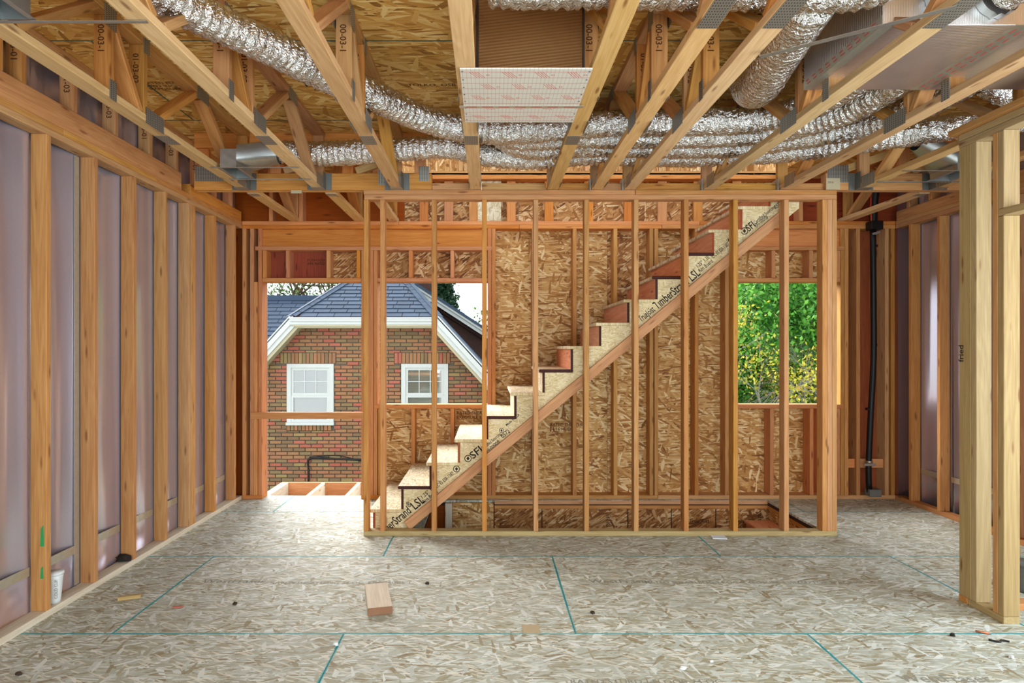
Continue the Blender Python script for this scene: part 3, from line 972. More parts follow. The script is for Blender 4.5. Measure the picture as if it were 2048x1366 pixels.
# short trusses between girder and back wall
def short_truss(x, label):
    e = empty('short_truss', (x, 5.65, ZB), label, 'truss', 'short trusses behind the girder')
    beam('bottom_chord', x - CW / 2, x + CW / 2, 5.10, YB + 0.10, ZB, ZB + CT, 'fir_pale', e)
    beam('top_chord', x - CW / 2, x + CW / 2, 5.10, YB + 0.10, ZC - CT - 0.001, ZC - 0.001, 'fir_stud', e)
    zb, zt = ZB + CT, ZC - CT - 0.001
    lumber('web', (x, 5.55, zt), (x, YB - 0.06, zb), CW - 0.006, CT, 'fir_stud', e, (0, -(zb - zt), 0.6))
    lumber('web', (x, 5.50, zt), (x, 5.20, zb), CW - 0.006, CT, 'fir_stud', e, (0, -(zb - zt), -0.3))
    beam('web', x - CW / 2 + 0.003, x + CW / 2 - 0.003, YB - 0.03, YB + 0.01, zb, zt, 'fir_stud', e)
    beam('hanger_plate', x - CW / 2 + 0.002, x + CW / 2 - 0.002, 5.11, 5.19, ZB - 0.0022, ZB - 0.0002, 'galvanised', e, 0)
short_truss(-1.94, 'short truss behind the girder, next to the long foil-backed stud wall')
short_truss(-1.30, 'short truss behind the girder, above the middle of the doorway')
short_truss(-0.955, 'short truss alongside the stairwell, above the post between doorway and window')
short_truss(3.57, 'short truss behind the girder, in front of the black pipe')

# girders
def girder(x0, x1, xe, label):
    e = empty('girder_truss', ((x0 + x1) / 2, 5.04, ZT), label, 'truss', 'girder trusses')
    beam('bottom_chord', x0, x1, 4.99, 5.028, ZT + 0.001, 2.905, 'fir_stud', e)
    beam('bottom_chord', x0, x1, 5.03, 5.068, ZT + 0.001, 2.905, 'fir_stud', e)
    beam('top_chord', x0, x1, 4.99, 5.068, 3.11, 3.228, 'fir_red', e)
    n = max(2, int((x1 - x0) / 0.55))
    for k in range(n + 1):
        x = x0 + 0.02 + (x1 - x0 - 0.16) * k / n
        beam('web', x, x + 0.089, 5.008, 5.05, 2.906, 3.109, 'fir_red', e)
    for k in range(n):
        xa = x0 + 0.11 + (x1 - x0 - 0.16) * k / n
        xb = x0 + 0.02 + (x1 - x0 - 0.16) * (k + 1) / n
        lumber('web', (xa + 0.02, 5.03, 2.93), (xb - 0.02, 5.03, 3.09), 0.06, 0.038, 'fir_pale', e, (0, 1, 0))
    for px0, w, h in xe:
        lumber('nail_plate', (px0, 4.9885, 2.90), (px0 + w, 4.9885, 2.90), h, 0.0018, 'nail_plate', e, (0, -1, 0), 0)
    return e
gl = girder(-2.365, -0.46, ((-2.355, 0.24, 0.12), (-1.52, 0.07, 0.10), (-0.885, 0.16, 0.18), (-0.56, 0.08, 0.12)), 'girder truss beside the register boot, from foil-backed wall to stair partition')
gr = girder(2.70, 4.02, ((2.71, 0.17, 0.14),), 'girder truss reaching from the stair partition to the far stud wall')
for g, xs in ((gl, TX[:3]), (gr, TX[9:])):
    for x in xs:
        h = empty('joist_hanger', (x, 4.96, ZT), 'galvanised joist hanger under the %s floor truss of the row' % {TX[0]: 'first', TX[1]: 'second', TX[2]: 'third', TX[9]: 'tenth', TX[10]: 'eleventh'}[x], 'hanger', 'joist hangers on the girders')
        beam('seat', x - 0.049, x + 0.049, 4.90, 4.986, ZT - 0.003, ZT - 0.001, 'galvanised', h, 0)
        for s in (-1, 1):
            beam('side', x + s * 0.0485 - 0.0015, x + s * 0.0485 + 0.0015, 4.91, 4.986, ZT - 0.001, 2.90, 'steel_dark', h, 0)
            o = beam('flange', x + s * 0.075 - 0.022, x + s * 0.075 + 0.022, 4.9845, 4.9885, ZT, 2.905, 'steel_dark', h, 0)
tag(beam('paper_tag', 2.70, 2.812, 4.985, 4.9865, 2.772, 2.865, 'cardboard', None, 0), 'white paper tag stapled at the end of the stair partition plate', 'paper')
tag(beam('paper_tag', -1.585, -1.50, 4.984, 4.9865, 2.742, 2.768, 'cardboard', None, 0), 'small pale tag under the girder above the doorway', 'paper')
text('print', 'ZT-21', 0.018, (2.715, 4.9845, 2.83), (1, 0, 0), (0, -1, 0), 'ink', [o for o in COL.objects if o.name == 'paper_tag'][0])

# ------------------------------------------------------------------ staircase
st = empty('staircase', (-0.9, 5.6, 0), 'rough strand-board staircase with sawtooth stringers rising behind the stud partition', 'staircase')
RUN, RISE, NX0, Z0, NT_ = 0.2317, 0.1915, -0.98, 0.18, 15
NS = 0.028
def nose(k): return NX0 + RUN * k
def tz(k): return Z0 + RISE * k
TY0, TY1 = 5.106, 6.135
SLOPE = RISE / RUN
for k in range(NT_):
    dark = k in (1, 4, 6, 10, 11)
    beam('tread', nose(k), nose(k + 1) + NS + 0.02, TY0, TY1, tz(k) - 0.026, tz(k), 'osb_tread', st, 0.004,
         ((0, -1, 0), 'edge_brown' if dark else 'lsl'))
    beam('riser', nose(k) + NS, nose(k) + NS + 0.019, TY0 + 0.003, TY1 - 0.002, (tz(k - 1) if k else 0.0) + 0.0005, tz(k) - 0.0265, 'ply_riser' if k > 6 else 'osb_tread', st, 0,
         ((0, -1, 0), 'edge_brown' if k in (1, 2, 4, 5, 6, 7, 8, 9, 10, 11) else 'ply_red'))
def zline(x): return 0.253 + SLOPE * (x + 0.427)
def stringer(y):
    off = -0.045 / math.cos(math.atan(SLOPE))
    pts = []
    x_end = nose(NT_ - 1) + 0.28
    xs0 = nose(0) + NS + 0.020
    xb0 = -0.427 - (0.253 + off) / SLOPE
    pts += [(xs0, 0.001), (xb0, 0.001), (x_end, min(zline(x_end) + off, 3.19))]
    for k in range(NT_ - 1, -1, -1):
        pts.append((nose(k + 1) + NS - 0.0005 if k < NT_ - 1 else x_end, tz(k) - 0.027))
        pts.append((nose(k) + NS + 0.020, tz(k) - 0.027))
        if k:
            pts.append((nose(k) + NS + 0.020, tz(k - 1) + 0.0))
            pts[-1] = (nose(k) + NS + 0.020, tz(k - 1) - 0.027)
    # drop duplicate corners
    q = []
    for p in pts:
        if not q or (abs(q[-1][0] - p[0]) + abs(q[-1][1] - p[1])) > 1e-4:
            q.append(p)
    return prism('stringer', q, (0, y, 0), (1, 0, 0), (0, 0, 1), -0.0 + 0.032, 'lsl', st)
s1 = stringer(5.140)      # extruded towards the camera: 5.108 .. 5.140
s2 = stringer(6.130)
# 2x4 ledger nailed under the stringer
ang = math.atan(SLOPE)
xa, xb = -0.427 - 0.20 / SLOPE, 2.42
lumber('ledger', (xa, 5.0885, zline(xa)), (xb, 5.0885, zline(xb)), 0.078, 0.036, 'fir_stud', st, (0, -1, 0))
U = Vector((math.cos(ang), 0, math.sin(ang)))
W = Vector((-math.sin(ang), 0, math.cos(ang)))
YS = 5.1072
def stamp(body, size, p0, p1):
    """one line of print whose ends fall on two photo pixels of the stringer face"""
    x, z = (p0[0] - PX) / F * YS, EYE + (PY - p0[1]) / F * YS
    L = math.hypot(p1[0] - p0[0], p1[1] - p0[1]) / F * YS
    o = text('lettering', body, size, (x, YS, z), U, (0, -1, 0), 'ink', s1)
    w = max(v.co.x for v in o.data.vertices)
    for v in o.data.vertices:
        v.co.x *= L / w
for c in (((752, 1074), (819, 1019), (825, 1015), (846, 997), (842, 996), (872, 970), (846, 1005), (874, 982), (870, 976), (907, 946), (942, 914), (962, 897), (964, 898), (1000, 866), (970, 906), (998, 882), (1003, 874), (1017, 860), (1012, 851), (1040, 830)),
          ((1310, 614), (1374, 560), (1379, 558), (1397, 543), (1393, 534), (1418, 514), (1398, 543), (1424, 521), (1424, 515), (1457, 487), (1494, 459), (1507, 447), (1508, 447), (1548, 410), (1511, 453), (1534, 432), (1551, 415), (1561, 406), None, None)):
    for k, (body, size) in enumerate((('TimberStrand', 0.10), ('LSL', 0.10), ('1.25" 1.3E', 0.045), ('Rim Board', 0.045), ('ICC ES ESR-1387', 0.042), ('SFI', 0.085), ('Certified Sourcing', 0.04), ('SFI-00008', 0.04), ('0572', 0.05), ('Made in USA', 0.03))):
        if c[2 * k]:
            stamp(body, size, c[2 * k], c[2 * k + 1])
stamp('\u00ae', 0.07, (815, 1012), (821, 1007))
stamp('TrueJoist', 0.08, (1279, 640), (1307, 616))
def ring(px, py, r):
    x, z = (px - PX) / F * YS, EYE + (PY - py) / F * YS
    n = 20
    V = [(x + rr * math.cos(2 * math.pi * i / n), YS, z + rr * math.sin(2 * math.pi * i / n)) for rr in (r, r * 0.78) for i in range(n)]
    mesh_obj('logo_ring', V, [(i, (i + 1) % n, n + (i + 1) % n, n + i) for i in range(n)], 'ink', s1)
    leaf_v = [(x, YS, z - r * .6), (x + r * .45, YS, z), (x, YS, z + r * .6), (x - r * .45, YS, z)]
    mesh_obj('logo_leaf', leaf_v, [(0, 1, 2, 3)], 'ink', s1)
for a in ((913, 938, 0.028), (936, 917, 0.03), (1003, 861, 0.02), (1489, 462, 0.03), (1457, 480, 0.016)):
    ring(*a)

# basement stair below
sb = empty('basement_staircase', (2.6, 5.6, -0.2), 'dark top steps of the stair leading down inside the floor opening', 'staircase')
for k in range(8):
    x1 = 2.748 - 0.235 * k
    beam('tread', x1 - 0.255, x1 - (0 if k else 0.0), 5.115, 6.08, -0.20 - 0.19 * k, -0.176 - 0.19 * k, 'ply_riser', sb)
    if k:
        beam('riser', x1 - 0.001, x1 + 0.015, 5.115, 6.08, -0.175 - 0.19 * k, -0.202 - 0.19 * (k - 1), 'ply_riser', sb, 0)
prism('stringer', [(2.748, -0.205), (2.748, -0.45), (0.86, -1.99), (0.86, -1.72)], (0, 5.14, 0), (1, 0, 0), (0, 0, 1), 0.02, 'fir_stud', sb)
prism('stringer', [(2.748, -0.205), (2.748, -0.45), (0.86, -1.99), (0.86, -1.72)], (0, 6.08, 0), (1, 0, 0), (0, 0, 1), 0.02, 'fir_stud', sb)

# ------------------------------------------------------------------ ducts
def flex(name, pts, R, label, pitch=0.044, amp=0.013, crinkle=0.006, cat='duct'):
    per = 5
    n = 30
    ph = random.random() * 9
    state = {'c': np.zeros(n)}
    def rf(s, ang):
        u = (s / pitch + ang / (2 * math.pi)) % 1.0
        rough = rng.normal(0, crinkle, n)
        rough = (rough + np.roll(rough, 1)) * 0.7
        state['c'] = state['c'] * 0.55 + rough * 0.7
        return R - amp * np.sin(np.pi * u) ** 0.7 + state['c'] * np.sin(np.pi * u) + 0.004 * math.sin(s * 5 + ph)
    o = tube(name, pts, R, 'duct_foil', None, n, pitch / per, True, rf)
    return tag(o, label, cat, 'silver flexible ducts in the truss space')

ZD = 2.985
flex('flexible_duct', [(-1.62, 2.20, 3.04), (-1.42, 2.62, 3.01), (-1.10, 3.06, 2.99), (-0.72, 3.60, 2.985), (-0.42, 3.98, 2.97), (-0.12, 4.13, 2.955), (0.3, 4.12, 2.95), (0.75, 4.08, 2.97),
                       (1.3, 4.08, 2.985), (1.75, 4.03, 2.985), (1.98, 3.78, 2.99), (2.02, 3.302, 2.975)], 0.094,
     'long silver flexible duct curving from beside the second truss into the duct bundle')
flex('flexible_duct', [(-1.56, 4.63, 2.965), (-1.3, 4.69, 2.965), (-0.8, 4.66, 2.98), (-0.3, 4.60, 2.985), (0.0, 4.66, 2.95), (0.35, 4.69, 2.94), (0.75, 4.64, 2.95), (1.2, 4.67, 2.955), (1.75, 4.66, 2.955), (2.2, 4.58, 2.955),
                       (2.75, 4.30, 2.965), (3.3, 4.02, 2.97), (3.8, 3.9, 2.98)], 0.095,
     'silver flexible duct running from the register boot along the stair partition')
flex('flexible_duct', [(-0.14, 4.36, 3.12), (-0.02, 4.33, 3.03), (0.25, 4.31, 2.95), (0.7, 4.275, 2.96), (1.3, 4.28, 2.96), (1.8, 4.22, 2.96), (2.2, 3.88, 2.97), (2.28, 3.302, 2.975)], 0.09,
     'second flexible duct of the bundle, turning to the foil duct box')
flex('flexible_duct', [(-0.12, 4.52, 3.14), (-0.02, 4.51, 3.10), (0.25, 4.50, 2.96), (0.7, 4.47, 2.955), (1.3, 4.48, 2.955), (1.9, 4.42, 2.955), (2.45, 4.10, 2.965), (2.62, 3.75, 2.975), (2.66, 3.302, 2.975)], 0.09,
     'third flexible duct of the bundle, next to the one along the stair partition')
flex('flexible_duct', [(2.84, 3.60, 3.09), (2.98, 3.67, 3.05), (3.15, 3.71, 3.03), (3.45, 3.70, 3.03), (3.9, 3.7, 3.03)], 0.09,
     'flexible duct crossing behind the stub wall cap')
flex('flexible_duct', [(0.0, 2.57, 3.01), (0.35, 2.56, 3.0), (0.8, 2.57, 2.995), (1.3, 2.57, 2.995), (1.52, 2.56, 2.995), (1.66, 2.46, 3.01), (1.70, 2.2, 3.05), (1.70, 2.0, 3.06)], 0.10,
     'flexible duct crossing the trusses in front of the brown duct board')
# shiny downturned duct
o = tube('shiny_duct', [(1.41, 2.72, 3.03), (1.435, 2.92, 3.02), (1.47, 3.15, 3.01), (1.53, 3.50, 3.0), (1.555, 3.66, 3.04), (1.56, 3.73, 3.12), (1.56, 3.74, 3.20)], 0.13, 'duct_foil', None, 36, 0.007, True,
         lambda s, a: 0.122 - 0.007 * np.abs(np.sin(np.pi * (s / 0.034 + a / (2 * math.pi)))) ** 0.7 + rng.normal(0, 0.0006, len(a)))
tag(o, 'wide shiny corrugated duct turning up beside the foil duct box', 'duct', 'silver flexible ducts in the truss space')
for xx, lab in ((1.93, 'short flexible duct leaving the foil duct box next to the shiny downturned duct'), (2.14, 'short flexible duct leaving the foil duct box next to the stub wall cap')):
    d = empty('branch_duct', (xx, 2.6, 2.98), lab, 'duct', 'branch ducts on the duct box')
    tube('collar', [(xx, 2.638, 2.985), (xx, 2.60, 2.985)], 0.092, 'galvanised', d, 36, 0.01, False, lambda s, a: 0.088 + 0.004 * np.sign(np.sin(a * 18)))
    tube('flex_hose', [(xx, 2.60, 2.985), (xx + 0.03, 2.50, 3.0), (xx + 0.09, 2.36, 3.03), (xx + 0.16, 2.2, 3.05)], 0.088, 'duct_foil', d, 28, 0.007, True,
         lambda s, a: 0.086 - 0.008 * np.abs(np.sin(np.pi * (s / 0.04 + a / 6.283))) + rng.normal(0, 0.002, len(a)))

# duct-board boxes
db = empty('duct_box', (2.2, 2.97, 2.87), 'foil-faced rectangular duct box with red-printed tape on its edges', 'duct box')
beam('box_body', 1.67, 2.915, 2.64, 3.30, 2.872, 3.15, 'duct_board_foil', db, 0.0015)
for x in (2.28, 1.672):
    beam('foil_tape', x - (0.045 if x > 2 else 0.004), x + 0.045, 2.638, 3.302, 2.8705, 2.8718, 'foil_tape', db, 0)
beam('foil_tape', 1.668, 1.6695, 2.64, 3.30, 2.873, 2.915, 'foil_tape', db, 0)
for k in range(10):
    y = 2.67 + 0.062 * k
    for dx in (-0.022, 0.016):
        beam('tape_print', 2.28 + dx, 2.288 + dx, y + (0.02 if dx > 0 else 0), y + 0.04 + (0.02 if dx > 0 else 0), 2.8698, 2.8704, 'ink_red', db, 0)
    beam('tape_print', 1.6672, 1.6678, y, y + 0.035, 2.884, 2.890, 'ink_red', db, 0)
    beam('tape_print', 1.6672, 1.6678, y + 0.015, y + 0.045, 2.902, 2.908, 'ink_red', db, 0)

rb = empty('return_duct', (0.2, 3.03, 2.80), 'brown-faced upright duct board closing the bay above the red-gridded board', 'duct board')
beam('duct_panel', -0.050, 0.452, 3.02, 3.045, 2.80, 3.19, 'duct_board_kraft', rb, 0, None, 0)
for x in (-0.0615, 0.4525):
    beam('panel_edge', x, x + 0.011, 3.016, 3.05, 2.80, 3.19, 'dark_scrap', rb, 0)

pb = empty('printed_board', (0.17, 3.14, 2.765), 'white board printed with a red grid, nailed under two trusses', 'board')
bp = beam('board_panel', -0.132, 0.468, 2.81, 3.47, 2.7605, 2.7675, 'printed_board', pb, 0)
mesh_pts = []
beam('board_tape', -0.155, 0.49, 3.232, 3.262, 2.759, 2.7603, 'foil_tape', pb, 0)
for k in range(7):
    beam('tape_print', -0.12 + 0.085 * k, -0.065 + 0.085 * k, 3.241, 3.249, 2.7584, 2.7589, 'ink_red', pb, 0)
for r in range(5):
    for c in range(4):
        x, y = -0.09 + 0.15 * c + (0.05 if r % 2 else 0), 2.86 + 0.13 * r
        if x > 0.40:
            continue
        for q in range(4):
            lumber('diagonal_print', (x + 0.012 * q, y - 0.02, 2.7602), (x + 0.012 * q + 0.035, y + 0.035, 2.7602), 0.0022, 0.0004, 'ink_red', pb, (0, 0, 1), 0)
        n = 12
        V = [(x + 0.085 + rr * math.cos(6.283 * i / n), y + 0.01 + rr * math.sin(6.283 * i / n), 2.7601) for rr in (0.008, 0.0055) for i in range(n)]
        mesh_obj('ring_print', V, [(i, n + i, n + (i + 1) % n, (i + 1) % n) for i in range(n)], 'ink_red', pb)
for i in range(8):
    for x in (-0.122, 0.458):
        beam('nail_head', x - 0.004, x + 0.004, 2.83 + 0.085 * i, 2.838 + 0.085 * i, 2.7590, 2.7604, 'steel_dark', pb, 0)

# register boots with hanger bars
def boot(x0, x1, y0, y1, bx0, bx1, label, collar=None):
    e = empty('register_boot', ((x0 + x1) / 2, (y0 + y1) / 2, 2.772), label, 'vent boot', 'register boots between the trusses')
    t = 0.003
    z0, z1 = 2.772, 2.90
    for r in ((x0, x0 + t, y0, y1), (x1 - t, x1, y0, y1), (x0 + t, x1 - t, y0, y0 + t), (x0 + t, x1 - t, y1 - t, y1)):
        beam('boot_side', r[0], r[1], r[2], r[3], z0, z1, 'galvanised', e, 0)
    beam('boot_top', x0, x1, y0, y1, z1 + 0.0005, z1 + 0.003, 'galvanised', e, 0)
    beam('boot_liner', x0 + t + 0.001, x1 - t - 0.001, y0 + t + 0.001, y1 - t - 0.001, 2.86, 2.864, 'steel_dark', e, 0)
    for r in ((x1, x1 + 0.022, y0, y1), (x0 - 0.022, x0, y0, y1)):
        beam('boot_flange', r[0], r[1], r[2], r[3], z0 - 0.001, z0 + 0.002, 'galvanised', e, 0)
    for y in (y0 - 0.012, y1 + 0.004):
        lumber('hanger_bar', (bx0, y, 2.7665), (bx1, y, 2.7665), 0.016, 0.003, 'galvanised', e, (0, 0, 1), 0)
    if collar:
        V, Fc = [], []
        n = 24
        (cx, cy_, cz), R = collar
        s = 1 if cx > x1 else -1
        xf = x1 if s > 0 else x0
        ym, hy = (y0 + y1) / 2, (y1 - y0) / 2
        for i in range(n):
            a = 6.2832 * i / n
            ca, sa = math.cos(a), math.sin(a)
            k = max(abs(ca), abs(sa))
            V.append((xf, ym + hy * ca / k, (z0 + 0.05 + z1 + 0.03) / 2 + 0.055 * sa / k))
        for i in range(n):
            a = 6.2832 * i / n
            V.append((cx, cy_ + R * math.cos(a), cz + R * math.sin(a)))
        Fc = [(i, (i + 1) % n, n + (i + 1) % n, n + i) for i in range(n)]
        mesh_obj('boot_transition', V, Fc, 'galvanised', e, True)
boot(-1.888, -1.775, 4.37, 4.66, -1.95, -1.335, 'galvanised register boot joined to a duct beside the girder hanger', ((-1.56, 4.63, 2.965), 0.093))
boot(-1.888, -1.775, 2.13, 2.41, -1.95, -1.325, 'galvanised register boot between the first two trusses, far from the girder')
boot(3.35, 3.50, 4.45, 4.73, 2.95, 3.60, 'galvanised register boot behind the stub wall posts', ((3.12, 4.55, 3.03), 0.08))
o = lumber('hanger_strap', (1.165, 2.675, 2.752), (1.72, 2.29, 2.756), 0.03, 0.0015, 'galvanised', None, (0, 0, 1), 0)
tag(o, 'long galvanised strap slung diagonally under the shiny downturned duct', 'strap')

# ------------------------------------------------------------------ pipe in the far corner
pp = empty('drain_pipe', (3.84, 6.12, 0), 'bowed black plastic pipe standing against the back wall corner', 'pipe')
def atp(px, py, D): return ((px - PX) / F * D, D, EYE + (PY - py) / F * D)
YP = 6.15
tube('pipe', [atp(1739, 984, YP), atp(1737, 940, YP), atp(1741, 840, YP), atp(1747, 720, YP), atp(1747, 600, YP), atp(1746, 460, YP)], 0.027, 'black_plastic', pp, 18, 0.08)
tube('pipe_extension', [(3.80, YP, 2.69), (3.80, YP, 2.85), (3.79, YP - 0.05, 3.05), (3.80, YP - 0.1, 3.22)], 0.035, 'black_plastic', pp, 16, 0.06)
beam('coupling_box', 3.745, 3.862, YP - 0.06, YP + 0.045, 2.668, 2.752, 'black_plastic', pp, 0.006)
beam('base_bracket', 3.735, 3.85, YP - 0.05, YP + 0.045, 0.045, 0.115, 'grey_pail', pp, 0.004)
tube('hose_clamp', [(3.804, YP, 2.645), (3.804, YP, 2.62)], 0.031, 'galvanised', pp, 18, 0.01)
lumber('clamp_tail', (3.77, YP - 0.03, 2.625), (3.84, YP - 0.035, 2.645), 0.02, 0.004, 'galvanised', pp, (0, -1, 0), 0)
tube('strap_clamp', [atp(1738, 926, YP), atp(1738, 921, YP)], 0.031, 'galvanised', pp, 18, 0.01)
beam('strap_tab', 3.69, 3.80, YP - 0.036, YP - 0.030, 0.345, 0.37, 'galvanised', pp, 0)
for px, py in ((1750, 690), (1735, 818), (1751, 492)):
    x, y, z = atp(px, py, YP)
    beam('clip', x - 0.012, x + 0.012, YP - 0.02, YP + 0.02, z - 0.012, z + 0.012, 'black_plastic', pp)
for dx in (-0.03, -0.05):
    tube('cable', [(3.775 + dx * .4, YP - 0.03, 2.74), (3.765 + dx * .4, YP - 0.04, 2.95), (3.80 + dx, YP - 0.05, 3.21)], 0.004, 'wire_red', pp, 6, 0.05)

# ------------------------------------------------------------------ joists of the landing outside the doorway
dk = empty('landing_frame', (-1.7, 6.7, -0.2), 'unfinished joist frame outside the open doorway', 'deck frame')
for x in (-2.345, -2.30, -1.885, -1.485, -1.08):
    beam('joist', x, x + 0.038, 6.368, 7.02, -0.25, -0.012, 'fir_white', dk)
beam('rim_joist', -2.345, -1.04, 7.022, 7.06, -0.25, -0.012, 'fir_red', dk)
beam('ledger_joist', -2.30, -1.04, 6.354, 6.366, -0.25, -0.03, 'fir_red', dk)
for x in (-2.3, -1.10):
    beam('support_post', x, x + 0.089, 6.93, 7.019, -3.0, -0.255, 'fir_green', dk)

# ------------------------------------------------------------------ loose things on the floor
def fl(px, py): 
    D = F * EYE / (py - PY)
    return ((px - PX) / F * D, D)
b = lumber('lumber_offcut', (-0.612, 3.50, 0.0225), (-0.700, 3.86, 0.0225), 0.138, 0.044, 'fir_white', None, (0, 0, 1))
b.data = box_mesh((Vector((-0.612, 3.50)) - Vector((-0.700, 3.86))).length, 0.138, 0.044, 'fir_white', 0.0025, (0, -1, 'end_grain'))
tag(b, 'short pale offcut of thick lumber lying alone on the strand-board floor', 'wood block')
x, y = fl(258, 1200)
tag(lumber('wood_scrap', (x - 0.06, y - 0.01, 0.012), (x + 0.06, y + 0.02, 0.016), 0.025, 0.022, 'fir_green', None), 'grey splintered stick on the floor near the foil-backed wall', 'wood scrap')
x, y = fl(355, 1216)
tag(lumber('wood_scrap', (x - 0.03, y, 0.005), (x + 0.03, y + 0.005, 0.006), 0.02, 0.008, 'pink_scrap', None), 'small reddish wood chip on the floor', 'wood scrap')
x, y = fl(1435, 1073)
tag(lumber('paper_sheet', (x - 0.055, y, 0.0042), (x + 0.055, y - 0.01, 0.0042), 0.13, 0.006, 'paper', None, bevel=0), 'sheet of white paper on the floor against the partition plate', 'paper')
x, y = fl(1062, 1259)
tag(lumber('cardboard_scrap', (x - 0.045, y, 0.0025), (x + 0.045, y, 0.0025), 0.10, 0.003, 'cardboard', None, bevel=0), 'flat square scrap of pale card on a floor joint', 'cardboard')
# plastic cup behind the stud
cupx, cupy = XL - 0.042, 3.585
cup = empty('plastic_cup', (cupx, cupy, 0.039), 'white printed paper cup standing on the bottom plate behind a stud', 'cup')
tube('cup_wall', [(cupx, cupy, 0.039), (cupx, cupy, 0.10), (cupx, cupy, 0.20)], lambda u: 0.030 + 0.014 * u, 'white_plastic', cup, 24, 0.02)
tube('cup_lid', [(cupx, cupy, 0.20), (cupx, cupy, 0.215)], 0.0475, 'white_plastic', cup, 24, 0.01)
text('cup_print', 'COLD CUP', 0.022, (cupx + 0.030, cupy - 0.030, 0.07), (0, 0, 1), (0.72, -0.69, 0), 'ink_faint', cup)
def blob(name, px, py, size, mat, label, cat, h=0.012, z=0.0, seed=0):
    x, y = fl(px, py)
    r = random.Random(seed)
    bm = bmesh.new()
    bmesh.ops.create_icosphere(bm, subdivisions=2, radius=1.0)
    for v in bm.verts:
        k = 0.65 + 0.5 * r.random()
        v.co = Vector((v.co.x * size[0] * k, v.co.y * size[1] * k, max(v.co.z, -0.6) * h * k))
    zmin = min(v.co.z for v in bm.verts)
    for v in bm.verts:
        v.co.z -= zmin
    me = bpy.data.meshes.new(name)
    bm.to_mesh(me); bm.free()
    me.materials.append(M[mat])
    return tag(obj(name, me, None, Matrix.Translation((x, y, z))), label, cat)
blob('black_rag', 246, 1117, (0.06, 0.03), 'ink', 'crumpled black rag on the bottom plate at the foot of a stud', 'rag', 0.03, 0.0, 1)
bpy.data.objects['black_rag'].matrix_basis = Matrix.Translation((XL - 0.05, 4.27, 0.039))
blob('plaster_chip', 671, 1291, (0.016, 0.012), 'white_plastic', 'white plaster chip lying on a blue-green joint in the floor', 'debris', 0.01, 0, 2)
blob('plaster_chip', 1366, 1339, (0.016, 0.010), 'white_plastic', 'larger of two white chips near each other on the open floor', 'debris', 0.01, 0, 3)
blob('plaster_chip', 1423, 1325, (0.010, 0.008), 'white_plastic', 'smaller of two white chips near each other on the open floor', 'debris', 0.008, 0, 4)
blob('plaster_chip', 2022, 1316, (0.012, 0.014), 'white_plastic', 'white chip on the floor near the stub wall and black wire', 'debris', 0.01, 0, 5)
for i, (px, py, m, lab) in enumerate(((470, 1209, 'dark_scrap', 'dark twisted nail on the floor next to the reddish chip'), (855, 1168, 'dark_scrap', 'small dark crumb on the floor beyond the lumber offcut'),
                                      (38, 1350, 'dark_scrap', 'dark folded flake of tar paper on the floor near the wall plate'), (1185, 1227, 'dark_scrap', 'dark crumb beside a blue-green floor joint'),
                                      (1905, 1272, 'ink', 'small black screwdriver bit on the floor before the stub wall'))):
    blob('debris_crumb', px, py, (0.015, 0.012), m, lab, 'debris', 0.01, 0, 20 + i)
x, y = fl(1336, 1222)
tag(lumber('wood_sliver', (x - 0.012, y - 0.03, 0.003), (x + 0.012, y + 0.03, 0.003), 0.008, 0.004, 'fir_white', None, bevel=0), 'thin pale splinter standing out on the open floor', 'wood scrap')
x, y = fl(1965, 1267)
tag(tube('copper_tube', [(x - 0.025, y + 0.015, 0.006), (x + 0.028, y - 0.012, 0.006)], 0.006, 'copper', None, 10, 0.03), 'short copper coloured tube on the floor before the stub wall', 'debris')
x, y = fl(2003, 1285)
tag(tube('black_wire', [(x - 0.05, y + 0.02, 0.005), (x - 0.015, y - 0.005, 0.006), (x + 0.01, y + 0.012, 0.006), (x + 0.04, y, 0.005)], 0.005, 'black_plastic', None, 8, 0.01), 'bent black wire scrap on the floor before the stub wall', 'debris')
# pail and board beyond the stub wall
pl = empty('grey_pail', (3.34, 3.84, 0), 'grey pail standing beyond the stub wall posts', 'pail')
tube('pail_wall', [(3.34, 3.84, 0.0), (3.34, 3.84, 0.1), (3.34, 3.84, 0.17)], lambda u: 0.075 + 0.015 * u, 'grey_pail', pl, 24, 0.03)
tube('pail_rim', [(3.34, 3.84, 0.165), (3.34, 3.84, 0.18)], 0.095, 'grey_pail', pl, 24, 0.01)
tag(beam('plate_board', 3.02, 3.9, 3.56, 3.649, 0.0, 0.038, 'fir_stud'), 'loose plate board on the floor beyond the stub wall posts', 'board')

# ------------------------------------------------------------------ outside: ground and neighbour's brick house
gnd = boxes('ground', [(-40, 40, 6.6, 80, -3.3, -3.0)], 'grass'); tag(gnd, kind='structure')
bh = empty('brick_house', (-2.2, 11.2, -3), 'neighbouring brown brick house with a clipped blue-grey shingle gable', 'house')
HY, HXC, PIT = 11.2, -2.18, 1.1
EX0, EX1, EZ = -3.46, -0.90, 1.93
def gable_lines():
    # u = x, v = z : wall below both rakes and below the eave
    return [(-PIT, 1, EZ - 0.05 - PIT * (EX0 + 0.0)), (PIT, 1, EZ - 0.05 + PIT * EX1), (0, 1, EZ - 0.03)]
GL = gable_lines()
wallpoly = clip([(-6.4, -3), (2.0, -3), (2.0, 4), (-6.4, 4)], GL)
hw = prism('wall', wallpoly, (0, HY + 0.012, 0), (1, 0, 0), (0, 0, 1), -0.15, 'mortar', bh)
CO, BW, BH_, JT = 0.0675, 0.200, 0.0535, 0.014
wins = [(-3.63, -2.79), (-1.575, -0.735)]
WZ0, WZ1 = 0.125, 1.225
holes = []
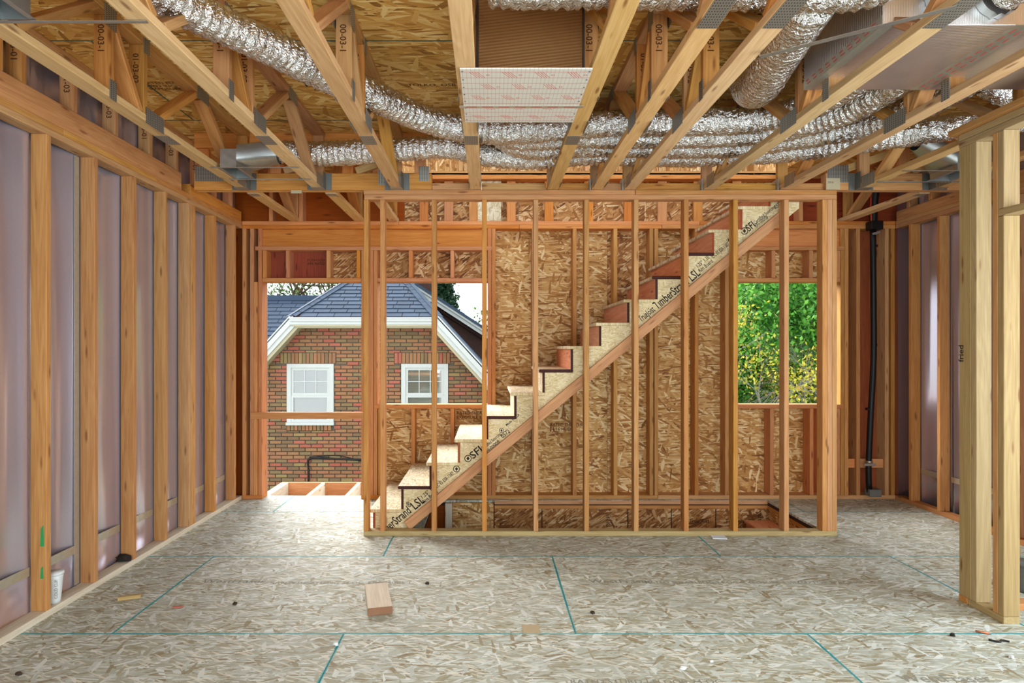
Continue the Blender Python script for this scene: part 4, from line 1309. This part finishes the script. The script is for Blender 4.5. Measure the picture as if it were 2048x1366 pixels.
for a, b2 in wins:
    holes += [(a, b2, WZ0, WZ1), (a - 0.122, a - 0.12 + 0.0668 * 15 - 0.002, WZ1 + 0.002, WZ1 + 0.20), (a, b2, WZ0 - 0.10, WZ0)]
bricks = []
r = random.Random(3)
row = 0
z = -2.98
while z < 2.0:
    x = -6.4 + (0.107 if row % 2 else 0)
    while x < 2.0:
        bricks.append([(x, x + BW), (z, z + BH_)])
        x += BW + JT
    z += CO
    row += 1
brick_me = None
me_b = box_mesh(BW, BH_, 0.05, 'brick_face', 0.004)
big, rest = [], []
for (xa_, xb_), (za, zb_) in bricks:
    pieces = [(xa_, xb_, za, zb_)]
    for h in holes:
        nxt = []
        for pc in pieces:
            nxt += [q for q in subtract(pc, (h[0] - 0.008, h[1] + 0.008, h[2] - 0.006, h[3] + 0.006))]
        pieces = nxt
    for pc in pieces:
        if pc[1] - pc[0] < 0.02 or pc[3] - pc[2] < 0.02:
            continue
        poly = clip([(pc[0], pc[2]), (pc[1], pc[2]), (pc[1], pc[3]), (pc[0], pc[3])], GL)
        if len(poly) < 3:
            continue
        cxm, czm = (pc[0] + pc[1]) / 2, (pc[2] + pc[3]) / 2
        px, py = PX + F * cxm / HY, PY - F * (czm - EYE) / HY
        vis = (530 < px < 725 and 640 < py < 968) or (770 < px < 972 and 640 < py < 812)
        whole = abs((pc[1] - pc[0]) - BW) < 1e-6 and abs((pc[3] - pc[2]) - BH_) < 1e-6 and len(poly) == 4 and abs(poly[2][1] - poly[0][1]) > BH_ - 1e-6
        (big if (vis and whole) else rest).append((poly, cxm, czm))
random.Random(5).shuffle(big)
keep = big[:268]
rest += big[268:]
for poly, cxm, czm in keep:
    obj('brick', me_b, hw, Matrix.Translation((cxm, HY + 0.012, czm)) @ Matrix.Rotation(R90, 4, 'X') @ Matrix.Translation((0, 0, r.uniform(-0.002, 0.003))))
for a, b2 in wins:
    for (x0, x1, zz0, zz1, st_) in ((a - 0.12, a - 0.12 + 0.0668 * 15, WZ1 + 0.008, WZ1 + 0.195, 0.0668), (a + 0.005, b2 - 0.005, WZ0 - 0.095, WZ0 - 0.006, 0.0668)):
        x = x0
        while x + 0.05 < x1:
            o = boxes('brick', [(-0.0275, 0.0275, -0.025, 0.025, -(zz1 - zz0) / 2, (zz1 - zz0) / 2)], 'brick_face', hw, Matrix.Translation((x + 0.0275, HY + 0.008 - (0.02 if zz0 < WZ0 else 0), (zz0 + zz1) / 2)))
            rest_ = None
            x += st_
V, Fc = [], []
for poly, _, _ in rest:
    n = len(poly); b0 = len(V); yy = HY - 0.013 + r.uniform(-0.002, 0.003)
    V += [(u, yy, v) for u, v in poly] + [(u, HY + 0.03, v) for u, v in poly]
    Fc += [tuple(b0 + i for i in range(n))] + [(b0 + i, b0 + n + i, b0 + n + (i + 1) % n, b0 + (i + 1) % n) for i in range(n)]
tag(mesh_obj('brickwork', V, Fc, 'brick_face', hw), kind='stuff')
# windows
for a, b2 in wins:
    w = boxes('window', [(a, a + 0.075, HY - 0.03, HY + 0.05, WZ0 + 0.05, WZ1), (b2 - 0.075, b2, HY - 0.03, HY + 0.05, WZ0 + 0.05, WZ1),
                         (a + 0.075, b2 - 0.075, HY - 0.03, HY + 0.05, WZ1 - 0.07, WZ1), (a - 0.01, b2 + 0.01, HY - 0.06, HY + 0.05, WZ0, WZ0 + 0.05)], 'white_paint', bh)
    ia, ib, zm = a + 0.075, b2 - 0.075, 0.655
    for yo, q0, q1, rt, rl in ((-0.012, zm, WZ1 - 0.0705, 0.045, 0.045), (-0.022, WZ0 + 0.0505, zm - 0.0005, 0.035, 0.05)):
        boxes('sash', [(ia + 0.0005, ia + 0.045, HY + yo, HY + yo + 0.036, q0, q1), (ib - 0.045, ib - 0.0005, HY + yo, HY + yo + 0.036, q0, q1),
                       (ia + 0.045, ib - 0.045, HY + yo, HY + yo + 0.036, q1 - rt, q1), (ia + 0.045, ib - 0.045, HY + yo, HY + yo + 0.036, q0, q0 + rl)], 'white_paint', w)
    ga, gb = ia + 0.045, ib - 0.045
    for k in (1, 2):
        x = ga + (gb - ga) * k / 3
        beam('muntin', x - 0.007, x + 0.007, HY - 0.011, HY - 0.005, zm + 0.045, WZ1 - 0.115, 'white_paint', w, 0)
    zc = (zm + 0.045 + WZ1 - 0.115) / 2
    beam('muntin', ga, gb, HY - 0.0105, HY - 0.0055, zc - 0.007, zc + 0.007, 'white_paint', w, 0)
    beam('blind', ia + 0.03, ib - 0.03, HY + 0.0035, HY + 0.0055, zm - 0.06, WZ1 - 0.08, 'blind', w, 0)
    beam('blind', ia + 0.03, ib - 0.03, HY + 0.0065, HY + 0.0085, WZ0 + 0.06, zm - 0.06, 'blind', w, 0)
    beam('pane', ia + 0.02, ib - 0.02, HY - 0.004, HY - 0.001, WZ0 + 0.05, WZ1 - 0.07, 'window_glass', w, 0)
# cable run on the bricks
tube('cable_run', [atp(617, 965, HY - 0.03), atp(617, 940, HY - 0.03), atp(619, 917, HY - 0.03), atp(660, 917, HY - 0.03), atp(740, 921, HY - 0.03)], 0.018, 'black_plastic', bh, 8, 0.05)
tube('cable_run', [atp(619, 914, HY - 0.03), atp(680, 912, HY - 0.02), atp(740, 928, HY - 0.03)], 0.008, 'black_plastic', bh, 6, 0.1)
# roofs: planes with separate shingles
EYH = 10.88
APEX = Vector((HXC, 13.15, EZ + 0.10 + PIT * 1.27))
ZE = EZ + 0.12
A0, A1 = Vector((EX0, EYH, ZE)), Vector((EX1, EYH, ZE))
def slab(name, pts, th, mat, parent):
    pts = [Vector(p) for p in pts]
    nrm = (pts[1] - pts[0]).cross(pts[2] - pts[0]).normalized()
    n = len(pts)
    V = [tuple(p) for p in pts] + [tuple(p - nrm * th) for p in pts]
    return mesh_obj(name, V, [tuple(range(n)), tuple(range(n, 2 * n))[::-1]] + [(i, n + i, n + (i + 1) % n, (i + 1) % n) for i in range(n)], mat, parent)
def shingle_plane(roof, origin, U, Vv, polylines, u0, u1, v1, exposure=0.152, width=0.298, limit=None):
    U = Vector(U).normalized(); Vv = Vector(Vv).normalized(); N = U.cross(Vv)
    row = 0; v = 0.0; cnt = 0
    while v < v1:
        u = u0 + (0.0 if row % 2 else 0.15) + 0.05 * ((row * 7) % 3)
        while u < u1:
            poly = clip([(u + 0.006, v), (u + width - 0.006, v), (u + width - 0.006, v + exposure + 0.02), (u + 0.006, v + exposure + 0.02)], polylines)
            if len(poly) >= 3:
                n = len(poly)
                def lift(q):
                    return 0.003 + 0.016 * (1 - (q[1] - v) / (exposure + 0.02))
                V = [tuple(origin + U * q[0] + Vv * q[1] + N * lift(q)) for q in poly] + [tuple(origin + U * q[0] + Vv * q[1]) for q in poly]
                mesh_obj('shingle', V, [tuple(range(n)), tuple(range(n, 2 * n))[::-1]] + [(i, n + i, n + (i + 1) % n, (i + 1) % n) for i in range(n)], 'roof_shingle', roof)
                cnt += 1
            u += width
        v += exposure
        row += 1
    return cnt
hip = slab('roof', [A0, A1, APEX], 0.02, 'dark_siding', bh)
Uh = (A1 - A0).normalized()
mid = (A0 + A1) / 2
hv = APEX - mid
Lh = hv.length
half = (A1 - A0).length / 2
shingle_plane(hip, A0, Uh, hv, [(-Lh, half, 0.0), (Lh, half, 2 * half * Lh), (0, -1, 0)], 0.0, 2 * half, Lh)
# hip caps
for E, sgn in ((A0, -1), (A1, 1)):
    d = (APEX - E)
    L = d.length
    d.normalize()
    k = 0.0
    while k < L - 0.15:
        for q in (-1, 1):
            side = Uh * (q * 0.07)
            c = E + d * (k + 0.075) + side * 0.75 + Vector((0, 0, 0.028 - (0.012 if q == sgn else 0)))
            tilt = Vector((0.35 * q, -0.25, 1)) if q == sgn else Vector((-0.02 * sgn, -0.5, 1))
            obj('hip_cap', box_mesh(0.165, 0.10, 0.008, 'roof_shingle', 0), hip, frame_matrix(c, d, tilt))
        k += 0.14
RB = Vector((HXC, 19.0, APEX.z))
lowz = -1.2
def down(x_edge, s):   # point on the sloping side planes at depth y
    pass
xr = EX1 + (ZE - lowz) / PIT
xl = EX0 - (ZE - lowz) / PIT
rs = slab('roof', [A1, Vector((xr, EYH, lowz)), Vector((xr, 19, lowz)), RB, APEX], 0.03, 'roof_shingle', bh)
ls = slab('roof', [APEX, RB, Vector((xl, 19, lowz)), Vector((xl, EYH, lowz)), A0], 0.03, 'roof_shingle', bh)
# shingle courses showing along the rakes of the side slope
Vr = (APEX - (A1 + Vector((0, APEX.y - EYH, 0)))).normalized()
shingle_plane(rs, A1, (0, 1, 0), (PIT * -1, 0, PIT * PIT) , [(0, 1, 1.6), (1, 0, 1.2), (-1, 0, 0)], 0.0, 0.6, 1.2) if False else None
# gutter, fascia and rake boards
gz = ZE
boxes('gutter', [(EX0, EX1, EYH - 0.10, EYH + 0.01, gz - 0.075, gz - 0.012), (EX0 + 0.005, EX1 - 0.005, EYH - 0.07, EYH + 0.01, gz - 0.135, gz - 0.075),
                 (EX0, EX1, EYH - 0.115, EYH - 0.10, gz - 0.03, gz - 0.008)], 'white_paint', bh)
boxes('soffit', [(EX0 + 0.05, EX1 - 0.05, EYH + 0.01, HY, gz - 0.19, gz - 0.135), (EX0 + 0.03, EX1 - 0.03, EYH - 0.05, EYH + 0.01, gz - 0.165, gz - 0.136)], 'beige_paint', bh)
for E, s in ((A0, -1), (A1, 1)):
    d = Vector((s, 0, -PIT)).normalized()
    nrm = Vector((s * PIT, 0, 1)).normalized()
    e = E + d * 3.2
    for off, wd, yy, m in ((-0.055, 0.075, EYH - 0.03, 'white_paint'), (-0.125, 0.075, EYH - 0.005, 'white_paint'), (-0.185, 0.06, EYH + 0.03, 'beige_paint')):
        q = Vector((0, yy - EYH, 0)) + nrm * off
        lumber('rake_board', E + q - d * 0.03, e + q, wd, 0.05, m, bh, (0, -1, 0), 0)
    q = nrm * -0.19 + Vector((0, (HY - EYH) / 2 + 0.02, 0))
    lumber('rake_soffit', E + q, e + q, 0.30, 0.02, 'beige_paint', bh, nrm, 0)
    # shingle starter strip and drip edge on top of the rake
    lumber('drip_edge', E + nrm * 0.012 - Vector((0, 0.03, 0)), e + nrm * 0.012 - Vector((0, 0.03, 0)), 0.06, 0.02, 'white_paint', bh, nrm, 0)
# roof of the main wing behind, facing us
RZ, RY = 2.74, 15.0
sl = 0.72
mw = slab('roof', [Vector((-12, 12.6, RZ - sl * 2.4)), Vector((-2.6, 12.6, RZ - sl * 2.4)), Vector((-2.6, RY, RZ)), Vector((-12, RY, RZ))], 0.03, 'dark_siding', bh)
Lm = math.hypot(2.4, sl * 2.4)
shingle_plane(mw, Vector((-6.2, 12.6, RZ - sl * 2.4)), (1, 0, 0), (0, 1, sl), [(0, 1, Lm - 0.05), (1, 0, 3.4), (-1, 0, 0)], 0.0, 3.4, Lm - 0.05, 0.165, 0.33)
boxes('ridge_cap', [(-12, -2.6, RY - 0.16, RY + 0.05, RZ - 0.09, RZ + 0.03)], 'roof_shingle', bh)
slab('roof', [Vector((-12, RY, RZ)), Vector((-2.6, RY, RZ)), Vector((-2.6, 18.5, RZ - 2)), Vector((-12, 18.5, RZ - 2))], 0.03, 'roof_shingle', bh)
# far gable to the right with dark siding
GY = 15.2
def gp(px, py, D=GY): return Vector(atp(px, py, D))
r0, r1 = gp(800, 548), gp(1010, 684)
dr = (r1 - r0).normalized()
nr = Vector((-dr.z, 0, dr.x))
fw = prism('siding_wall', [(r0.x, r0.z - 0.1), (r0.x, -3), (r1.x, -3), (r1.x, r1.z - 0.1)], (0, GY + 0.05, 0), (1, 0, 0), (0, 0, 1), 0.05, 'dark_siding', bh)
row = 0
while row < 14:
    zz = 0.9 + 0.16 * row
    u = r0.x + 0.1 + (0.12 if row % 2 else 0)
    while u < r1.x:
        if zz + 0.16 < r0.z + (u - r0.x) * (dr.z / dr.x) - 0.2:
            boxes('siding_shingle', [(u, u + 0.235, GY - 0.012, GY, zz, zz + 0.157)], 'dark_siding', fw)
        u += 0.24
    row += 1
for off, wd, yy, m in ((0.0, 0.06, -0.34, 'roof_shingle'), (-0.055, 0.05, -0.32, 'white_paint'), (-0.12, 0.09, -0.28, 'white_paint'), (-0.2, 0.08, -0.1, 'dark_siding')):
    q = nr * off + Vector((0, yy, 0))
    lumber('rake_board', r0 + q, r1 + q, wd, 0.06, m, bh, (0, -1, 0), 0)
slab('roof', [r0 + Vector((0, -0.35, 0.03)), r1 + Vector((0, -0.35, 0.03)), r1 + Vector((0, 4, 0.03)), r0 + Vector((0, 4, 0.03))], 0.03, 'roof_shingle', bh)
boxes('chimney_cap', [(-1.95, -1.45, 17.0, 17.5, 2.6, 3.55)], 'dark_siding', bh)

# ------------------------------------------------------------------ trees
def branch_mesh(segs, n=6):
    V, Fc = [], []
    for (p, q, ra, rb_) in segs:
        p, q = Vector(p), Vector(q)
        d = (q - p).normalized()
        a = d.orthogonal().normalized()
        b = d.cross(a)
        b0 = len(V)
        for c, rr in ((p, ra), (q, rb_)):
            for i in range(n):
                t_ = 6.2832 * i / n
                V.append(tuple(c + a * (math.cos(t_) * rr) + b * (math.sin(t_) * rr)))
        Fc += [(b0 + i, b0 + (i + 1) % n, b0 + n + (i + 1) % n, b0 + n + i) for i in range(n)]
    return V, Fc
def grow(rr, p, d, L, r, depth, segs, tips, spread=0.7, droop=0.0, kids=(2, 4)):
    p = Vector(p); d = Vector(d).normalized()
    n = 4
    for k in range(n):
        d = (d + Vector((rr.uniform(-1, 1), rr.uniform(-1, 1), rr.uniform(-1, 1) - droop)) * 0.16).normalized()
        q = p + d * (L / n)
        r2 = r * 0.86
        segs.append((p, q, r, r2))
        p, r = q, r2
        if depth > 0 and k >= 1:
            for _ in range(rr.randint(*kids) // (1 if k == n - 1 else 2) + (1 if k == n - 1 else 0)):
                nd = (d + Vector((rr.uniform(-1, 1), rr.uniform(-1, 1), rr.uniform(-0.8, 1))) * spread).normalized()
                grow(rr, p, nd, L * rr.uniform(0.5, 0.75), r * 0.62, depth - 1, segs, tips, spread, droop, kids)
        if depth <= 1:
            tips.append(p)
def leaves(name, pts, per, spread, size, mat, parent, rr, flat=0.0):
    pts = np.array([tuple(p) for p in pts])
    c = np.repeat(pts, per, axis=0) + rr.normal(0, spread, (len(pts) * per, 3))
    n = len(c)
    a = rr.normal(0, 1, (n, 3)); a /= np.linalg.norm(a, axis=1)[:, None]
    b = rr.normal(0, 1, (n, 3)); b -= a * (a * b).sum(1)[:, None]; b /= np.linalg.norm(b, axis=1)[:, None]
    s = size * rr.uniform(0.6, 1.3, (n, 1))
    V = np.stack([c - a * s, c + b * s * 0.55, c + a * s, c - b * s * 0.55], 1).reshape(-1, 3)
    Fc = np.arange(n * 4).reshape(-1, 4)
    me = bpy.data.meshes.new(name)
    me.from_pydata(V.tolist(), [], Fc.tolist())
    me.materials.append(M[mat])
    return tag(obj(name, me, parent), kind='stuff')
def tree(name, base, height, trunk_r, label, leafmat, per, spread, size, seed, depth=3, bark='bark', first=0.35, droop=0.0, lean=(0, 0), kids=(2, 4), group='trees behind the house', crown=0.30):
    rr = random.Random(seed)
    nr_ = np.random.default_rng(seed)
    e = empty(name, base, label, 'tree', group)
    segs, tips = [], []
    top = Vector(base) + Vector((lean[0], lean[1], height * first))
    segs2 = [(Vector(base), top, trunk_r, trunk_r * 0.8)]
    V, Fc = branch_mesh(segs2, 10)
    mesh_obj('trunk', V, Fc, bark, e, True)
    for k in range(5):
        a = 6.2832 * k / 5 + rr.uniform(-.4, .4)
        grow(rr, top - Vector((0, 0, height * first * 0.25 * (k % 3))), (math.cos(a) * 0.8, math.sin(a) * 0.8, 0.9), height * crown, trunk_r * 0.5, depth - 1, segs, tips, 0.75, droop, kids)
    V, Fc = branch_mesh(segs, 5)
    tag(mesh_obj('branches', V, Fc, bark, e, True), kind='stuff')
    if per:
        leaves('foliage', tips, per, spread, size, leafmat, e, nr_)
    return e, tips
tree('maple_tree', (8.3, 13.4, -3), 8.0, 0.20, 'bright green leafy maple outside the tree-filled window', 'leaf_bright', 75, 0.26, 0.050, 11, 3, first=0.32, crown=0.34)
tree('yellow_tree', (4.75, 11.4, -3), 6.0, 0.10, 'twiggy tree with yellow buds in front of the dark trees', 'leaf_yellow', 2, 0.12, 0.034, 12, 4, 'bark_grey', 0.5, 0.1, kids=(2, 4), crown=0.25)
for i, (x, y, h) in enumerate(((7.6, 18.0, 8.0), (10.8, 19.0, 8.5), (14.0, 18.0, 8.0), (12.4, 15.5, 7.0))):
    tree('dark_tree', (x, y, -3), h, 0.22, 'dense dark green tree filling the view behind the maple', 'leaf_dark', 60, 0.45, 0.15, 30 + i, 3, first=0.22, group='dark trees behind the maple')
tree('sparse_tree', (-9.6, 27.0, -3), 11.0, 0.22, 'sparse young-leaved tree above the blue-grey roof, over its far end', 'leaf_sparse', 4, 0.22, 0.085, 51, 3, first=0.42)
tree('sparse_tree', (-7.3, 29.0, -3), 11.5, 0.22, 'sparse young-leaved tree above the blue-grey roof, next to the hip', 'leaf_sparse', 4, 0.22, 0.085, 52, 3, first=0.42)
tree('sparse_tree', (2.6, 32.0, -3), 8.0, 0.2, 'pale distant tree low behind the dark-sided gable', 'leaf_sparse', 6, 0.25, 0.1, 53, 3, first=0.4)
tree('bare_shrub', (6.25, 11.2, -3), 4.8, 0.05, 'pale leafless shrub of arching twigs below the maple', 'leaf_dark', 0, 0.1, 0.05, 61, 4, 'bark_grey', 0.62, 0.4, crown=0.24)
ce = empty('conifer', (-2.2, 30.0, -3), 'dark pointed conifer behind the gable roof', 'tree')
mesh_obj('trunk', *branch_mesh([(Vector((-2.2, 30, -3)), Vector((-2.2, 30, 7.0)), 0.2, 0.03)], 8), 'bark', ce, True)
rr = np.random.default_rng(77)
zz = rr.uniform(0, 1, 5200) ** 0.8
rad = (1 - zz) * 1.0 * np.abs(rr.normal(0.7, 0.3, 5200)) + 0.03
th = rr.uniform(0, 6.2832, 5200)
leaves('foliage', np.stack([-2.2 + rad * np.cos(th), 30 + rad * np.sin(th), 0.5 + zz * 6.7 - rad * 0.25], 1), 3, 0.06, 0.10, 'needle', ce, rr)
